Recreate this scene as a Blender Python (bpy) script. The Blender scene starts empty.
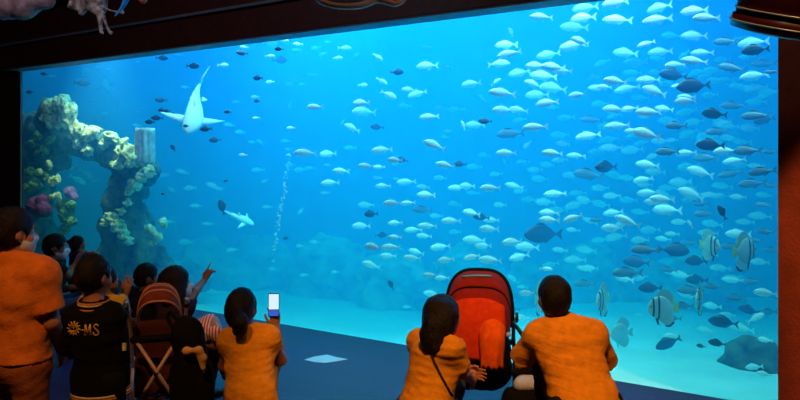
import bpy, bmesh, math, random
import numpy as np
from mathutils import Vector, Matrix, noise
random.seed(7); np.random.seed(7)
scene = bpy.context.scene
C = scene.collection
PI = math.pi
EYE = 1.85                      # camera height
F = 700.0                       # focal length in pixels of the 800 px frame
HOR = 159.0                     # pixel row of the horizon

def at(px, py, Y):
    """world point seen at pixel px,py at distance Y ahead"""
    return Vector(((px-400)/F*Y, Y, EYE-(py-HOR)/F*Y))

# tank frame: u runs along the glass, n goes into the tank
U = Vector((0.8417, -0.5400, 0)); N = Vector((0.5400, 0.8417, 0)); P0 = Vector((0, 7.0, 0))
def W(u, n, z): return P0 + U*u + N*n + Vector((0, 0, z))
def tank(px, py, n):
    """point seen at a pixel, n metres behind the glass"""
    k = (px-400)/F
    u = ((7+N.y*n)*k - N.x*n)/(U.x - U.y*k)
    Y = 7 + U.y*u + N.y*n
    return at(px, py, Y)

# ------------------------------------------------------------------ helpers
def srgb(r, g, b):
    f = lambda c: (c/255/12.92) if c/255 <= .04045 else ((c/255+.055)/1.055)**2.4
    return (f(r), f(g), f(b), 1)

def mat(name, col, rough=.6, metal=0, noise_scale=0, noise_amt=.25, col2=None, bump=0, bump_scale=40, emit=None, estr=0, sheen=0, spec=.5):
    m = bpy.data.materials.new(name); m.use_nodes = True
    nt = m.node_tree; b = nt.nodes['Principled BSDF']
    b.inputs['Base Color'].default_value = col
    b.inputs['Roughness'].default_value = rough
    b.inputs['Metallic'].default_value = metal
    b.inputs['Specular IOR Level'].default_value = spec
    if sheen: b.inputs['Sheen Weight'].default_value = sheen
    tc = None
    if noise_scale or bump: tc = nt.nodes.new('ShaderNodeTexCoord')
    if noise_scale:
        n = nt.nodes.new('ShaderNodeTexNoise'); n.inputs['Scale'].default_value = noise_scale; n.inputs['Detail'].default_value = 5
        nt.links.new(tc.outputs['Object'], n.inputs['Vector'])
        r = nt.nodes.new('ShaderNodeValToRGB')
        c2 = col2 or tuple(c*(1-noise_amt) for c in col[:3])+(1,)
        r.color_ramp.elements[0].position = .35; r.color_ramp.elements[1].position = .65
        r.color_ramp.elements[0].color = c2; r.color_ramp.elements[1].color = col
        nt.links.new(n.outputs['Fac'], r.inputs['Fac']); nt.links.new(r.outputs['Color'], b.inputs['Base Color'])
    if bump:
        n2 = nt.nodes.new('ShaderNodeTexNoise'); n2.inputs['Scale'].default_value = bump_scale; n2.inputs['Detail'].default_value = 4
        nt.links.new(tc.outputs['Object'], n2.inputs['Vector'])
        bp = nt.nodes.new('ShaderNodeBump'); bp.inputs['Strength'].default_value = bump; bp.inputs['Distance'].default_value = .02
        nt.links.new(n2.outputs['Fac'], bp.inputs['Height']); nt.links.new(bp.outputs['Normal'], b.inputs['Normal'])
    if emit:
        b.inputs['Emission Color'].default_value = emit; b.inputs['Emission Strength'].default_value = estr
    return m

def mesh_obj(name, me, m=None, parent=None, smooth=True):
    o = bpy.data.objects.new(name, me); C.objects.link(o)
    if m:
        me.materials.append(m)
    if smooth:
        me.polygons.foreach_set('use_smooth', [True]*len(me.polygons))
    if parent:
        o.parent = parent; o.matrix_parent_inverse = PINV(parent)
    return o
def PINV(p):
    return (Matrix.Translation(p.location) @ p.rotation_euler.to_matrix().to_4x4()).inverted()
def obj(name, bm, m=None, parent=None, smooth=False):
    me = bpy.data.meshes.new(name); bmesh.ops.recalc_face_normals(bm, faces=bm.faces); bm.to_mesh(me); bm.free()
    return mesh_obj(name, me, m, parent, smooth)
def empty(name, loc):
    o = bpy.data.objects.new(name, None); C.objects.link(o); o.location = loc; o.empty_display_size = .1
    return o
def tag(o, label=None, cat=None, group=None, kind=None):
    if label: o['label'] = label
    if cat: o['category'] = cat
    if group: o['group'] = group
    if kind: o['kind'] = kind
    return o
def struct(o): o['kind'] = 'structure'; return o

def hexa(bm, pts):
    """box from 8 points: bottom ring of 4, top ring of 4"""
    v = [bm.verts.new(p) for p in pts]
    for f in ((3,2,1,0),(4,5,6,7),(0,1,5,4),(1,2,6,5),(2,3,7,6),(3,0,4,7)):
        bm.faces.new([v[i] for i in f])
    return v
def wbox(bm, u0, u1, n0, n1, z0, z1):
    hexa(bm, [W(u0,n0,z0),W(u1,n0,z0),W(u1,n1,z0),W(u0,n1,z0),W(u0,n0,z1),W(u1,n0,z1),W(u1,n1,z1),W(u0,n1,z1)])
def box(bm, c, s, rot=None):
    c = Vector(c); R = rot or Matrix.Identity(3)
    x, y, z = s[0]/2, s[1]/2, s[2]/2
    hexa(bm, [c+R@Vector(p) for p in ((-x,-y,-z),(x,-y,-z),(x,y,-z),(-x,y,-z),(-x,-y,z),(x,-y,z),(x,y,z),(-x,y,z))])
def frame_of(d):
    d = d.normalized(); a = Vector((0,0,1)) if abs(d.z) < .9 else Vector((1,0,0))
    x = d.cross(a).normalized(); return x, d.cross(x).normalized()
def smooth_path(pts, k=6):
    """Catmull-Rom through the points"""
    pts = [Vector(p) for p in pts]
    if len(pts) < 3: return pts
    out = []
    P = [pts[0]*2-pts[1]]+pts+[pts[-1]*2-pts[-2]]
    for i in range(1, len(P)-2):
        for j in range(k):
            t = j/k; a, b, c, d = P[i-1], P[i], P[i+1], P[i+2]
            out.append(.5*((2*b)+(c-a)*t+(2*a-5*b+4*c-d)*t*t+(3*b-a-3*c+d)*t**3))
    out.append(pts[-1]); return out
def tube(bm, pts, r, seg=10, cap=True, flat=None):
    """tube along pts, r a number or one per point; flat = (axis vector, factor) squashes the section"""
    pts = [Vector(p) for p in pts]; n = len(pts)
    R = r if isinstance(r, (list, tuple)) else [r]*n
    rings = []; x = None
    for i, p in enumerate(pts):
        d = (pts[min(i+1, n-1)]-pts[max(i-1, 0)]).normalized()
        if x is None: x, y = frame_of(d)
        else:
            x = (x-d*x.dot(d))
            x = x.normalized() if x.length > 1e-6 else frame_of(d)[0]
            y = d.cross(x)
        ring = []
        for s in range(seg):
            a = 2*PI*s/seg; off = (x*math.cos(a)+y*math.sin(a))*R[i]
            if flat: ax = flat[0]; off = off-ax*off.dot(ax)*(1-flat[1])
            ring.append(bm.verts.new(p+off))
        rings.append(ring)
    for i in range(n-1):
        for s in range(seg):
            bm.faces.new((rings[i][s], rings[i][(s+1) % seg], rings[i+1][(s+1) % seg], rings[i+1][s]))
    if cap:
        bm.faces.new(rings[0][::-1]); bm.faces.new(rings[-1])
def ball(bm, c, r, seg=16, rings=10, rot=None):
    c = Vector(c); r = Vector((r, r, r)) if not hasattr(r, '__len__') else Vector(r)
    M = Matrix.Translation(c) @ (rot.to_4x4() if rot else Matrix.Identity(4)) @ Matrix.Diagonal((r.x, r.y, r.z, 1))
    bmesh.ops.create_uvsphere(bm, u_segments=seg, v_segments=rings, radius=1, matrix=M)
# ------------------------------------------------------------------ camera and render settings
cam = bpy.data.cameras.new('camera'); co = bpy.data.objects.new('camera', cam); C.objects.link(co)
cam.sensor_width = 36; cam.lens = 36*F/800; cam.shift_y = -(200-HOR)/800
co.location = (0, 0, EYE); co.rotation_euler = (PI/2, 0, 0); cam.clip_end = 100
scene.camera = co
scene.view_settings.view_transform = 'Standard'; scene.view_settings.look = 'None'
scene.view_settings.gamma = 1; scene.view_settings.exposure = 0; scene.view_settings.use_curve_mapping = False
scene.cycles.use_denoising = True
scene.cycles.volume_bounces = 2
scene.cycles.max_bounces = 6; scene.cycles.transparent_max_bounces = 12
w = bpy.data.worlds.new('world'); scene.world = w; w.use_nodes = True
w.node_tree.nodes['Background'].inputs[0].default_value = (.02, .022, .03, 1)
w.node_tree.nodes['Background'].inputs[1].default_value = .25

# ------------------------------------------------------------------ the hall
U0, U1, ZT = -6.857, 3.356, 3.20          # glass opening
M_floor = mat('floor_boards', srgb(58, 60, 66), .42, noise_scale=3, noise_amt=.3)
def plank_floor(m):
    nt = m.node_tree; b = nt.nodes['Principled BSDF']
    tc = nt.nodes.new('ShaderNodeTexCoord'); mp = nt.nodes.new('ShaderNodeMapping')
    mp.inputs['Rotation'].default_value = (0, 0, math.atan2(.54, .8417))
    br = nt.nodes.new('ShaderNodeTexBrick'); br.inputs['Scale'].default_value = 1
    br.inputs['Brick Width'].default_value = 3.2; br.inputs['Row Height'].default_value = .30; br.inputs['Mortar Size'].default_value = .008
    br.inputs['Color1'].default_value = srgb(42, 20, 74); br.inputs['Color2'].default_value = srgb(35, 17, 63); br.inputs['Mortar'].default_value = srgb(18, 17, 18)
    nt.links.new(tc.outputs['Object'], mp.inputs['Vector']); nt.links.new(mp.outputs['Vector'], br.inputs['Vector'])
    nt.links.new(br.outputs['Color'], b.inputs['Base Color'])
plank_floor(M_floor)
M_maroon = mat('dark_maroon_paint', srgb(72, 30, 28), .5, noise_scale=14, noise_amt=.35, bump=.15, bump_scale=60)
M_pillar = mat('russet_paint', srgb(150, 62, 38), .55, noise_scale=9, noise_amt=.25, bump=.2, bump_scale=50)
M_dark = mat('black_paint', srgb(30, 20, 20), .6, noise_scale=8, noise_amt=.3)
M_reveal = mat('grey_blue_paint', srgb(95, 105, 115), .5, noise_scale=8, noise_amt=.15)
M_ceil = mat('ceiling_black', srgb(26, 30, 40), .8, noise_scale=3, noise_amt=.3)

D = -.27                                 # front face of the surround, metres before the glass
bm = bmesh.new(); wbox(bm, -9.5, 6.5, -9.5, 0.0, -1.6, 0); struct(obj('floor', bm, M_floor))
bm = bmesh.new(); wbox(bm, -9.5, 6.5, -9.5, 0.0, 5.0, 5.1); struct(obj('ceiling', bm, M_ceil))
bm = bmesh.new(); wbox(bm, -9.6, -9.5, -9.5, 0.0, -.12, 5.0); struct(obj('wall_left', bm, M_dark))
bm = bmesh.new(); wbox(bm, 6.5, 6.6, -9.5, 0.0, -.12, 5.0); struct(obj('wall_right', bm, M_dark))
bm = bmesh.new(); wbox(bm, -9.6, 6.6, -9.6, -9.5, -.12, 5.1); struct(obj('wall_behind', bm, M_dark))
# wall around the glass: two side piers and the bulkhead above
bm = bmesh.new(); wbox(bm, -9.5, U0, -.04, 0.0, 0, ZT); struct(obj('wall_pier_left', bm, M_maroon))
bm = bmesh.new(); wbox(bm, U1, 6.5, D, 0.0, 0, ZT); struct(obj('wall_pier_right', bm, M_pillar))
bm = bmesh.new(); wbox(bm, -9.5, 6.5, D, 0.0, ZT, 5.0); struct(obj('wall_bulkhead', bm, M_maroon))
# grey soffit strip under the bulkhead and the mouldings on its face
bm = bmesh.new(); wbox(bm, U0, U1, D+.01, -.02, ZT-.02, ZT-.002); struct(obj('trim_1', bm, M_reveal))
bm = bmesh.new(); wbox(bm, U0+.002, U0+.012, -.035, -.02, 0, ZT-.022); struct(obj('trim_2', bm, M_reveal))
bm = bmesh.new(); wbox(bm, -9.5, 6.5, D-.05, D-.001, ZT+.33, ZT+.36); struct(obj('trim_3', bm, M_reveal))
bm = bmesh.new(); wbox(bm, -9.5, 6.5, D-.16, D-.001, ZT+.80, ZT+.86); struct(obj('trim_4', bm, M_dark))

# ------------------------------------------------------------------ glass and water
def clear_glass():
    m = bpy.data.materials.new('acrylic_pane'); m.use_nodes = True; nt = m.node_tree; nt.nodes.clear()
    out = nt.nodes.new('ShaderNodeOutputMaterial'); mx = nt.nodes.new('ShaderNodeMixShader')
    tr = nt.nodes.new('ShaderNodeBsdfTransparent'); gl = nt.nodes.new('ShaderNodeBsdfGlossy'); lw = nt.nodes.new('ShaderNodeLayerWeight'); fr = nt.nodes.new('ShaderNodeMath')
    gl.inputs['Roughness'].default_value = .02; lw.inputs['Blend'].default_value = .15; fr.operation = 'MULTIPLY'; fr.inputs[1].default_value = .25; nt.links.new(lw.outputs['Facing'], fr.inputs[0])
    tr.inputs['Color'].default_value = (.97, .99, 1, 1)
    nt.links.new(fr.outputs[0], mx.inputs[0]); nt.links.new(tr.outputs[0], mx.inputs[1]); nt.links.new(gl.outputs[0], mx.inputs[2])
    nt.links.new(mx.outputs[0], out.inputs[0]); return m
bm = bmesh.new(); wbox(bm, U0, U1, -.014, -.004, .0, ZT)
struct(obj('window_1', bm, clear_glass()))

TU0, TU1, TN, TZ = -13.0, 4.6, 8.0, 5.6
def water():
    m = bpy.data.materials.new('tank_water'); m.use_nodes = True; nt = m.node_tree; nt.nodes.clear()
    out = nt.nodes.new('ShaderNodeOutputMaterial'); add = nt.nodes.new('ShaderNodeAddShader')
    sc = nt.nodes.new('ShaderNodeVolumeScatter'); ab = nt.nodes.new('ShaderNodeVolumeAbsorption')
    sc.inputs['Color'].default_value = WATER_S; sc.inputs['Density'].default_value = WATER_D; sc.inputs['Anisotropy'].default_value = .0
    ab.inputs['Color'].default_value = WATER_A; ab.inputs['Density'].default_value = WATER_AD
    nt.links.new(sc.outputs[0], add.inputs[0]); nt.links.new(ab.outputs[0], add.inputs[1]); nt.links.new(add.outputs[0], out.inputs['Volume'])
    return m
WATER_S = (.03, .42, 1.0, 1); WATER_D = .25; WATER_A = (.1, .94, .99, 1); WATER_AD = .30
bm = bmesh.new(); wbox(bm, TU0+.01, TU1-.01, .002, TN-.01, -1.5, TZ)
wat = struct(obj('water', bm, water()))
M_tank = mat('tank_wall_blue', srgb(40, 120, 190), .8, noise_scale=1.2, noise_amt=.3)
M_sand = mat('pale_sand', srgb(160, 208, 212), .9, noise_scale=1.6, noise_amt=.12, bump=.25, bump_scale=8)
bm = bmesh.new(); wbox(bm, TU0, TU1, TN, TN+.1, -1.6, 5.9); struct(obj('wall_tank_back', bm, M_tank))
bm = bmesh.new(); wbox(bm, TU0-.1, TU0, 0.0, TN, -1.6, 5.9); struct(obj('wall_tank_left', bm, M_tank))
bm = bmesh.new(); wbox(bm, TU1, TU1+.1, 0.0, TN, -1.6, 5.9); struct(obj('wall_tank_right', bm, M_tank))
# sand floor with gentle mounds
def sand():
    bm = bmesh.new(); nu, nn = 90, 44; g = []
    for i in range(nu+1):
        row = []
        for j in range(nn+1):
            u = TU0+.005+(TU1-TU0-.01)*i/nu; n = .012+(TN-.02)*j/nn
            h = noise.noise(Vector((u*.7, n*.7, 3)))*.06+noise.noise(Vector((u*2.4, n*2.4, 1)))*.02
            row.append(bm.verts.new(W(u, n, -.04+h*min(1, n)-.07*n-.55*max(0, min(1, (.8-u)/3)))))
        g.append(row)
    for i in range(nu):
        for j in range(nn): bm.faces.new((g[i][j], g[i+1][j], g[i+1][j+1], g[i][j+1]))
    return bm
struct(obj('floor_tank_sand', sand(), M_sand, smooth=True))

# ------------------------------------------------------------------ lamps and added fill
def area(name, loc, target, size, power, col, size_y=None):
    l = bpy.data.lights.new(name, 'AREA'); l.energy = power; l.color = col; l.size = size
    if size_y: l.shape = 'RECTANGLE'; l.size_y = size_y
    o = bpy.data.objects.new(name, l); C.objects.link(o); o.location = loc
    o.rotation_euler = (Vector(target)-Vector(loc)).to_track_quat('-Z', 'Y').to_euler(); return o
def spot(name, loc, target, power, col, angle, blend=.4, rad=.08):
    l = bpy.data.lights.new(name, 'SPOT'); l.energy = power; l.color = col; l.spot_size = math.radians(angle); l.spot_blend = blend; l.shadow_soft_size = rad
    o = bpy.data.objects.new(name, l); C.objects.link(o); o.location = loc
    o.rotation_euler = (Vector(target)-Vector(loc)).to_track_quat('-Z', 'Y').to_euler(); return o
TC = (.03, .42, 1.0)
for u, n, p in ((-10.5, 4.2, 12), (-7, 4.2, 55), (-3.5, 4.2, 560), (.2, 4.2, 290), (3.0, 4.2, 50)):
    area('tank_lamp', W(u, n, 5.5), W(u, n, 0), 2.6, p, TC, 5.5)
for u, p in ((-8.0, 18), (-5.0, 50), (-2.0, 92), (1.0, 95), (3.6, 58)):
    l = area('tank_strip_lamp', W(u, .75, 4.05), W(u, .95, 0), 2.6, p, (.30, .74, 1.0), 1.3); l.data.spread = math.radians(95)
spot('tank_reef_lamp', W(-5.2, .35, 4.1), W(-5.9, .65, 1.8), 430, (1.0, .95, .75), 48, .6, .15)
WARM = (1.0, .47, .13)
spot('hall_lamp', (.3, .9, 4.9), (.45, 4.3, .75), 1000, WARM, 32, .6)
spot('hall_lamp', (2.3, 2.7, 4.9), (2.05, 5.0, 0), 330, WARM, 26, .6)
spot('hall_lamp', (-1.3, .5, 4.9), (-1.55, 3.75, .95), 440, WARM, 34, .7)
spot('hall_lamp', (3.9, 2.3, 4.6), (3.45, 4.45, 1.0), 1000, WARM, 34, .3)
area('hall_fill_light', (-2.6, 4.4, 4.7), (-3.6, 6.6, 3.4), .5, 26, (.85, .80, 1.0))  # added fill for the dark bulkhead; also the cool light on the sculptures
area('hall_fill_light', (1.6, 2.6, 4.8), (.6, 5.4, 3.4), .5, 14, (1.0, .72, .50))  # second added fill, warm, brightening the bulkhead
# ------------------------------------------------------------------ implicit solids meshed by surface nets
def rc(a, b, ra, rb=None, k=.02, cap=None):
    """round cone a-b; cap=(point, outward normal) slices it off"""
    return ('rc', np.array(a, float), np.array(b, float), ra, ra if rb is None else rb, k, cap)
def el(c, r, R=None, k=.02):
    """ellipsoid with optional 3x3 axes (columns)"""
    return ('el', np.array(c, float), np.array(r, float), np.eye(3) if R is None else np.array(R, float), k)
def d_prim(p, P):
    if p[0] == 'rc':
        a, b, ra, rb = p[1:5]; ab = b-a; L = max(1e-9, ab@ab)
        t = np.clip(((P-a)@ab)/L, 0, 1)
        d = np.linalg.norm(P-a-t[..., None]*ab, axis=-1)-(ra+(rb-ra)*t)
        if p[6] is not None:
            q, n = np.array(p[6][0], float), np.array(p[6][1], float); n = n/np.linalg.norm(n)
            d = np.maximum(d, (P-q)@n)
        return d
    c, r, R = p[1:4]
    q = (P-c)@R; k0 = np.linalg.norm(q/r, axis=-1); k1 = np.linalg.norm(q/(r*r), axis=-1)
    return np.where(k0 > 1e-6, k0*(k0-1)/np.maximum(k1, 1e-9), -r.min())
def p_box(p):
    if p[0] == 'rc':
        r = max(p[3], p[4]); return np.minimum(p[1], p[2])-r, np.maximum(p[1], p[2])+r
    r = p[2].max(); return p[1]-r, p[1]+r
class Solid:
    def __init__(s, prims, h, pad=.03, inflate=0., first=None):
        lo = np.min([p_box(p)[0] for p in prims], axis=0)-pad-inflate; hi = np.max([p_box(p)[1] for p in prims], axis=0)+pad+inflate
        s.h = h; s.o = lo; s.n = np.ceil((hi-lo)/h).astype(int)+2
        s.v = np.full(s.n, .25, np.float32)
        for p in prims[:first]: s.add(p)
        if inflate: s.v -= inflate
    def sub(s, lo, hi):
        i0 = np.clip(((lo-s.o)/s.h).astype(int), 0, s.n-1); i1 = np.clip(np.ceil((hi-s.o)/s.h).astype(int)+1, 1, s.n)
        sl = tuple(slice(a, b) for a, b in zip(i0, i1))
        ax = [s.o[i]+s.h*np.arange(i0[i], i1[i]) for i in range(3)]
        return sl, np.stack(np.meshgrid(*ax, indexing='ij'), -1)
    def all(s): return s.sub(s.o, s.o+s.h*s.n)
    def add(s, p):
        k = p[5] if p[0] == 'rc' else p[4]
        lo, hi = p_box(p); m = max(.03, 1.5*k)
        sl, P = s.sub(lo-m, hi+m)
        if not P.size: return
        a, b = s.v[sl], d_prim(p, P)
        if k > 0:
            h = np.maximum(k-np.abs(a-b), 0)/k; s.v[sl] = np.minimum(a, b)-h*h*k*.25
        else: s.v[sl] = np.minimum(a, b)
    def cut(s, p, k=0):
        """take primitive p away"""
        lo, hi = p_box(p); sl, P = s.sub(lo-.03, hi+.03)
        if P.size: s.v[sl] = np.maximum(s.v[sl], -d_prim(p, P))
    def plane(s, q, n, box=None):
        """cut off everything beyond the plane (inside box only, when given)"""
        sl, P = s.all() if box is None else s.sub(np.array(box[0]), np.array(box[1]))
        n = np.array(n, float); n /= np.linalg.norm(n)
        s.v[sl] = np.maximum(s.v[sl], (P-np.array(q, float))@n)
    def ripple(s, amp, freq, seed=0, stretch=(1, 1, 1)):
        rs = np.random.RandomState(seed); sl, P = s.all(); w = np.zeros(s.v.shape)
        for i in range(7):
            d = rs.normal(size=3)*np.array(stretch); w += np.sin(P@(d*freq*(1+.35*i))+rs.rand()*6.3+1.2*np.sin(P@(rs.normal(size=3)*freq*.5)))/(1+.35*i)
        s.v += (amp*w/2.2).astype(np.float32)
    def verts_faces(s, it=1):
        v = s.v; neg = v < 0; nx, ny, nz = v.shape
        c = [neg[i:nx-1+i, j:ny-1+j, k:nz-1+k] for i in (0, 1) for j in (0, 1) for k in (0, 1)]
        cnt = sum(x.astype(np.int8) for x in c); act = (cnt > 0) & (cnt < 8)
        idx = -np.ones(act.shape, np.int64); I = np.argwhere(act); idx[act] = np.arange(len(I))
        acc = np.zeros((len(I), 3)); num = np.zeros(len(I))
        for ax in range(3):
            o = [a for a in range(3) if a != ax]
            for e0 in (0, 1):
                for e1 in (0, 1):
                    off = np.zeros(3, int); off[o[0]] = e0; off[o[1]] = e1
                    A = I+off; B = A.copy(); B[:, ax] += 1
                    va, vb = v[tuple(A.T)], v[tuple(B.T)]; m = (va < 0) != (vb < 0)
                    t = np.where(m, va/np.where(m, va-vb, 1), 0)
                    pt = A.astype(float); pt[:, ax] += t
                    acc[m] += pt[m]; num[m] += 1
        V = s.o+s.h*(acc/num[:, None]); Fs = []
        for ax in range(3):
            o1, o2 = (ax+1) % 3, (ax+2) % 3
            sl0 = [slice(1, -1)]*3; sl0[ax] = slice(0, -1); sl1 = list(sl0); sl1[ax] = slice(1, None)
            n0, n1 = neg[tuple(sl0)], neg[tuple(sl1)]
            E = np.argwhere(n0 != n1); base = E+1; base[:, ax] -= 1
            flip = n0[tuple(E.T)]
            def cell(d1, d2):
                q = base.copy(); q[:, o1] += d1; q[:, o2] += d2; return idx[tuple(q.T)]
            q = np.stack([cell(-1, -1), cell(0, -1), cell(0, 0), cell(-1, 0)], 1)
            q[~flip] = q[~flip][:, ::-1]
            Fs.append(q)
        Fc = np.concatenate(Fs)
        for _ in range(it):                      # light Laplacian smoothing
            S = np.zeros_like(V); n = np.zeros(len(V))
            for a in range(4):
                x, y = Fc[:, a], Fc[:, (a+1) % 4]
                np.add.at(S, x, V[y]); np.add.at(n, x, 1); np.add.at(S, y, V[x]); np.add.at(n, y, 1)
            V = V*.5+.5*S/np.maximum(n, 1)[:, None]
        return V, Fc
    def build(s, name, m, parent=None, it=1):
        V, Fc = s.verts_faces(it)
        me = bpy.data.meshes.new(name)
        me.vertices.add(len(V)); me.vertices.foreach_set('co', V.astype(np.float32).ravel())
        me.loops.add(Fc.size); me.loops.foreach_set('vertex_index', Fc.astype(np.int32).ravel())
        me.polygons.add(len(Fc)); me.polygons.foreach_set('loop_start', np.arange(0, Fc.size, 4, dtype=np.int32))
        me.update(calc_edges=True); me.validate()
        return mesh_obj(name, me, m, parent)
# ------------------------------------------------------------------ reef
M_rock = mat('reef_rock', srgb(112, 116, 72), .9, noise_scale=5, col2=srgb(16, 28, 24), bump=.7, bump_scale=14)
M_rockd = mat('dark_reef_rock', srgb(86, 96, 70), .9, noise_scale=6, col2=srgb(22, 36, 34), bump=.7, bump_scale=14)
M_cream = mat('cream_coral', srgb(250, 242, 190), .85, noise_scale=16, col2=srgb(150, 150, 80), bump=.7, bump_scale=30)
M_white = mat('pale_sponge', srgb(240, 225, 215), .85, noise_scale=10, col2=srgb(190, 165, 150), bump=.4, bump_scale=25)
M_purple = mat('purple_coral', srgb(140, 32, 100), .8, noise_scale=20, col2=srgb(85, 18, 66), bump=.5, bump_scale=40)
M_pink = mat('mauve_coral', srgb(190, 120, 180), .8, noise_scale=20, col2=srgb(140, 80, 140), bump=.5, bump_scale=40)
M_green = mat('green_coral', srgb(150, 185, 95), .8, noise_scale=18, col2=srgb(50, 95, 70), bump=.5, bump_scale=40)
def tb(px, py, n, rpx, k=.08, sq=1.0):
    """rock blob: pixel place, depth behind the glass, pixel radius"""
    p = tank(px, py, n+REEF_SHIFT); r = rpx*p.y/F
    return el(p, (r, r, r*sq), k=k)
REEF_SHIFT = -.25
def reef(name, blobs, m, h=.022, amp=.055, seed=1):
    s = Solid(blobs, h, pad=.12); s.ripple(amp, 9, seed); s.ripple(amp*.5, 24, seed+5)
    return s.build(name, m, it=1)
arch = reef('rock_arch', [
    tb(36, 315, 1.0, 30), tb(36, 285, 1.0, 25), tb(33, 258, 1.0, 22), tb(34, 232, 1.0, 20), tb(32, 205, 1.0, 20), tb(33, 180, 1.05, 20), tb(34, 155, 1.05, 18),
    tb(38, 130, 1.1, 18), tb(56, 118, 1.05, 17), tb(48, 145, 1.1, 19), tb(62, 138, 1.1, 15), tb(76, 140, 1.15, 16), tb(55, 160, 1.1, 13),
    tb(92, 145, 1.2, 15), tb(106, 150, 1.2, 15), tb(120, 158, 1.2, 16), tb(133, 166, 1.2, 18), tb(145, 172, 1.2, 14), tb(128, 185, 1.2, 18),
    tb(122, 203, 1.25, 19), tb(130, 222, 1.25, 20), tb(118, 228, 1.3, 18), tb(136, 246, 1.3, 20), tb(122, 256, 1.35, 22), tb(146, 264, 1.35, 22),
    tb(130, 310, 1.35, 32), tb(160, 310, 1.4, 26), tb(130, 282, 1.35, 28), tb(158, 284, 1.4, 24)], M_rock)
tag(arch, 'dark mottled rock arch standing in the tank behind the seated crowd', 'rock arch')
def coral(name, pts, m, label, cat, amp=.03, h=.014, seed=3):
    s = Solid([tb(*p, k=.03) for p in pts], h, pad=.08); s.ripple(amp, 22, seed); s.ripple(amp*.5, 50, seed+4)
    o = s.build(name, m, arch, it=0); o['label'] = label; return o
coral('coral_clump', [(52, 108, .72, 9), (62, 104, .72, 9), (69, 110, .75, 8), (66, 120, .75, 8), (55, 121, .72, 8), (47, 117, .7, 6)], M_cream, 'cream coral crust on the topmost lump of the rock arch', 'coral')
coral('coral_clump', [(78, 130, .85, 8), (88, 134, .9, 8), (80, 142, .88, 7), (96, 133, .95, 6), (88, 150, .9, 5), (74, 136, .85, 5)], M_cream, 'yellowish cream coral draped over the crossing span of the rock arch', 'coral', seed=8)
coral('coral_clump', [(110, 138, .93, 7), (104, 144, .93, 6), (116, 141, .93, 5)], M_cream, 'small cream coral knob between the span coral and the pale sponge column', 'coral', seed=9)
coral('coral_clump', [(126, 152, .88, 9), (132, 160, .88, 7), (118, 165, .9, 5), (113, 163, .9, 4), (124, 144, .9, 5)], M_cream, 'cream coral mound just under the pale sponge column', 'coral', seed=10)
coral('coral_clump', [(150, 172, .95, 6), (142, 178, .95, 6), (135, 186, .93, 6), (130, 192, .93, 5)], M_cream, 'pale coral ridge slanting down below the sponge column', 'coral', seed=11)
coral('coral_clump', [(128, 203, .92, 4), (122, 211, .92, 4), (112, 218, .92, 7), (106, 222, .92, 4), (118, 226, .92, 6), (124, 234, .95, 5), (129, 240, .97, 4)], M_cream, 'bright cream coral band lowest on the leg of the rock arch', 'coral', seed=12)
coral('coral_clump', [(150, 230, .98, 4), (157, 236, 1.0, 5), (163, 222, 1.05, 4), (152, 244, .98, 4)], M_cream, 'pale branching coral beside the foot of the rock arch', 'coral', seed=13)
coral('coral_clump', [(54, 180, .62, 5), (48, 165, .62, 4), (56, 196, .62, 4), (40, 172, .6, 3)], M_cream, 'small cream corals on the inner side of the arch tower', 'coral', seed=14)
coral('coral_clump', [(38, 136, .72, 4), (33, 144, .7, 4), (44, 150, .7, 4), (36, 152, .7, 3), (50, 140, .7, 4)], M_green, 'mossy coral crust on the upper side of the arch tower', 'coral', seed=21)
coral('coral_clump', [(30, 172, .62, 4), (36, 184, .6, 5), (46, 176, .6, 3), (28, 188, .6, 4)], M_green, 'mossy coral crust halfway up the arch tower', 'coral', seed=22)
coral('green_coral', [(66, 214, .75, 8), (71, 206, .75, 5), (72, 222, .75, 6), (62, 205, .75, 6), (66, 230, .75, 4)], M_green, 'green coral bush inside the arch above the masked man', 'coral', seed=15)
coral('purple_coral', [(37, 206, .5, 10), (44, 210, .5, 8), (32, 214, .5, 8), (42, 200, .5, 6)], M_purple, 'deep purple coral head beside the orange-shirted adult', 'coral', amp=.012, seed=16)
coral('mauve_coral', [(70, 192, .8, 6), (74, 197, .8, 4)], M_pink, 'little mauve coral fan inside the rock arch', 'coral', amp=.01, seed=17)
# fluted pale sponge column on the shoulder of the arch
def sponge():
    bm = bmesh.new(); a = tank(145, 163, .75); b = tank(145.5, 128, .75); r = 8.5*a.y/F; rings = []; seg = 48
    for i in range(13):
        t = i/12; c = a.lerp(b, t)
        rings.append([bm.verts.new(c+Vector((math.cos(x), math.sin(x), 0))*r*(1+.10*math.sin(9*x+t*2)+.05*math.sin(4*x)+.06*noise.noise(Vector((x, t*5, 0))))) for x in [2*PI*s/seg for s in range(seg)]])
    c = b+Vector((0, 0, -.25)); rings.append([bm.verts.new(c+(v.co-b)*.62+Vector((0, 0, .1))) for v in rings[-1]])
    for i in range(len(rings)-1):
        for s in range(seg): bm.faces.new((rings[i][s], rings[i][(s+1) % seg], rings[i+1][(s+1) % seg], rings[i+1][s]))
    bm.faces.new(rings[0][::-1]); bm.faces.new(rings[-1]); return bm
o = obj('tube_sponge', sponge(), M_white, arch, True); o['label'] = 'pale fluted sponge column standing on the rock arch'
REEF_SHIFT = 0
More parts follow.
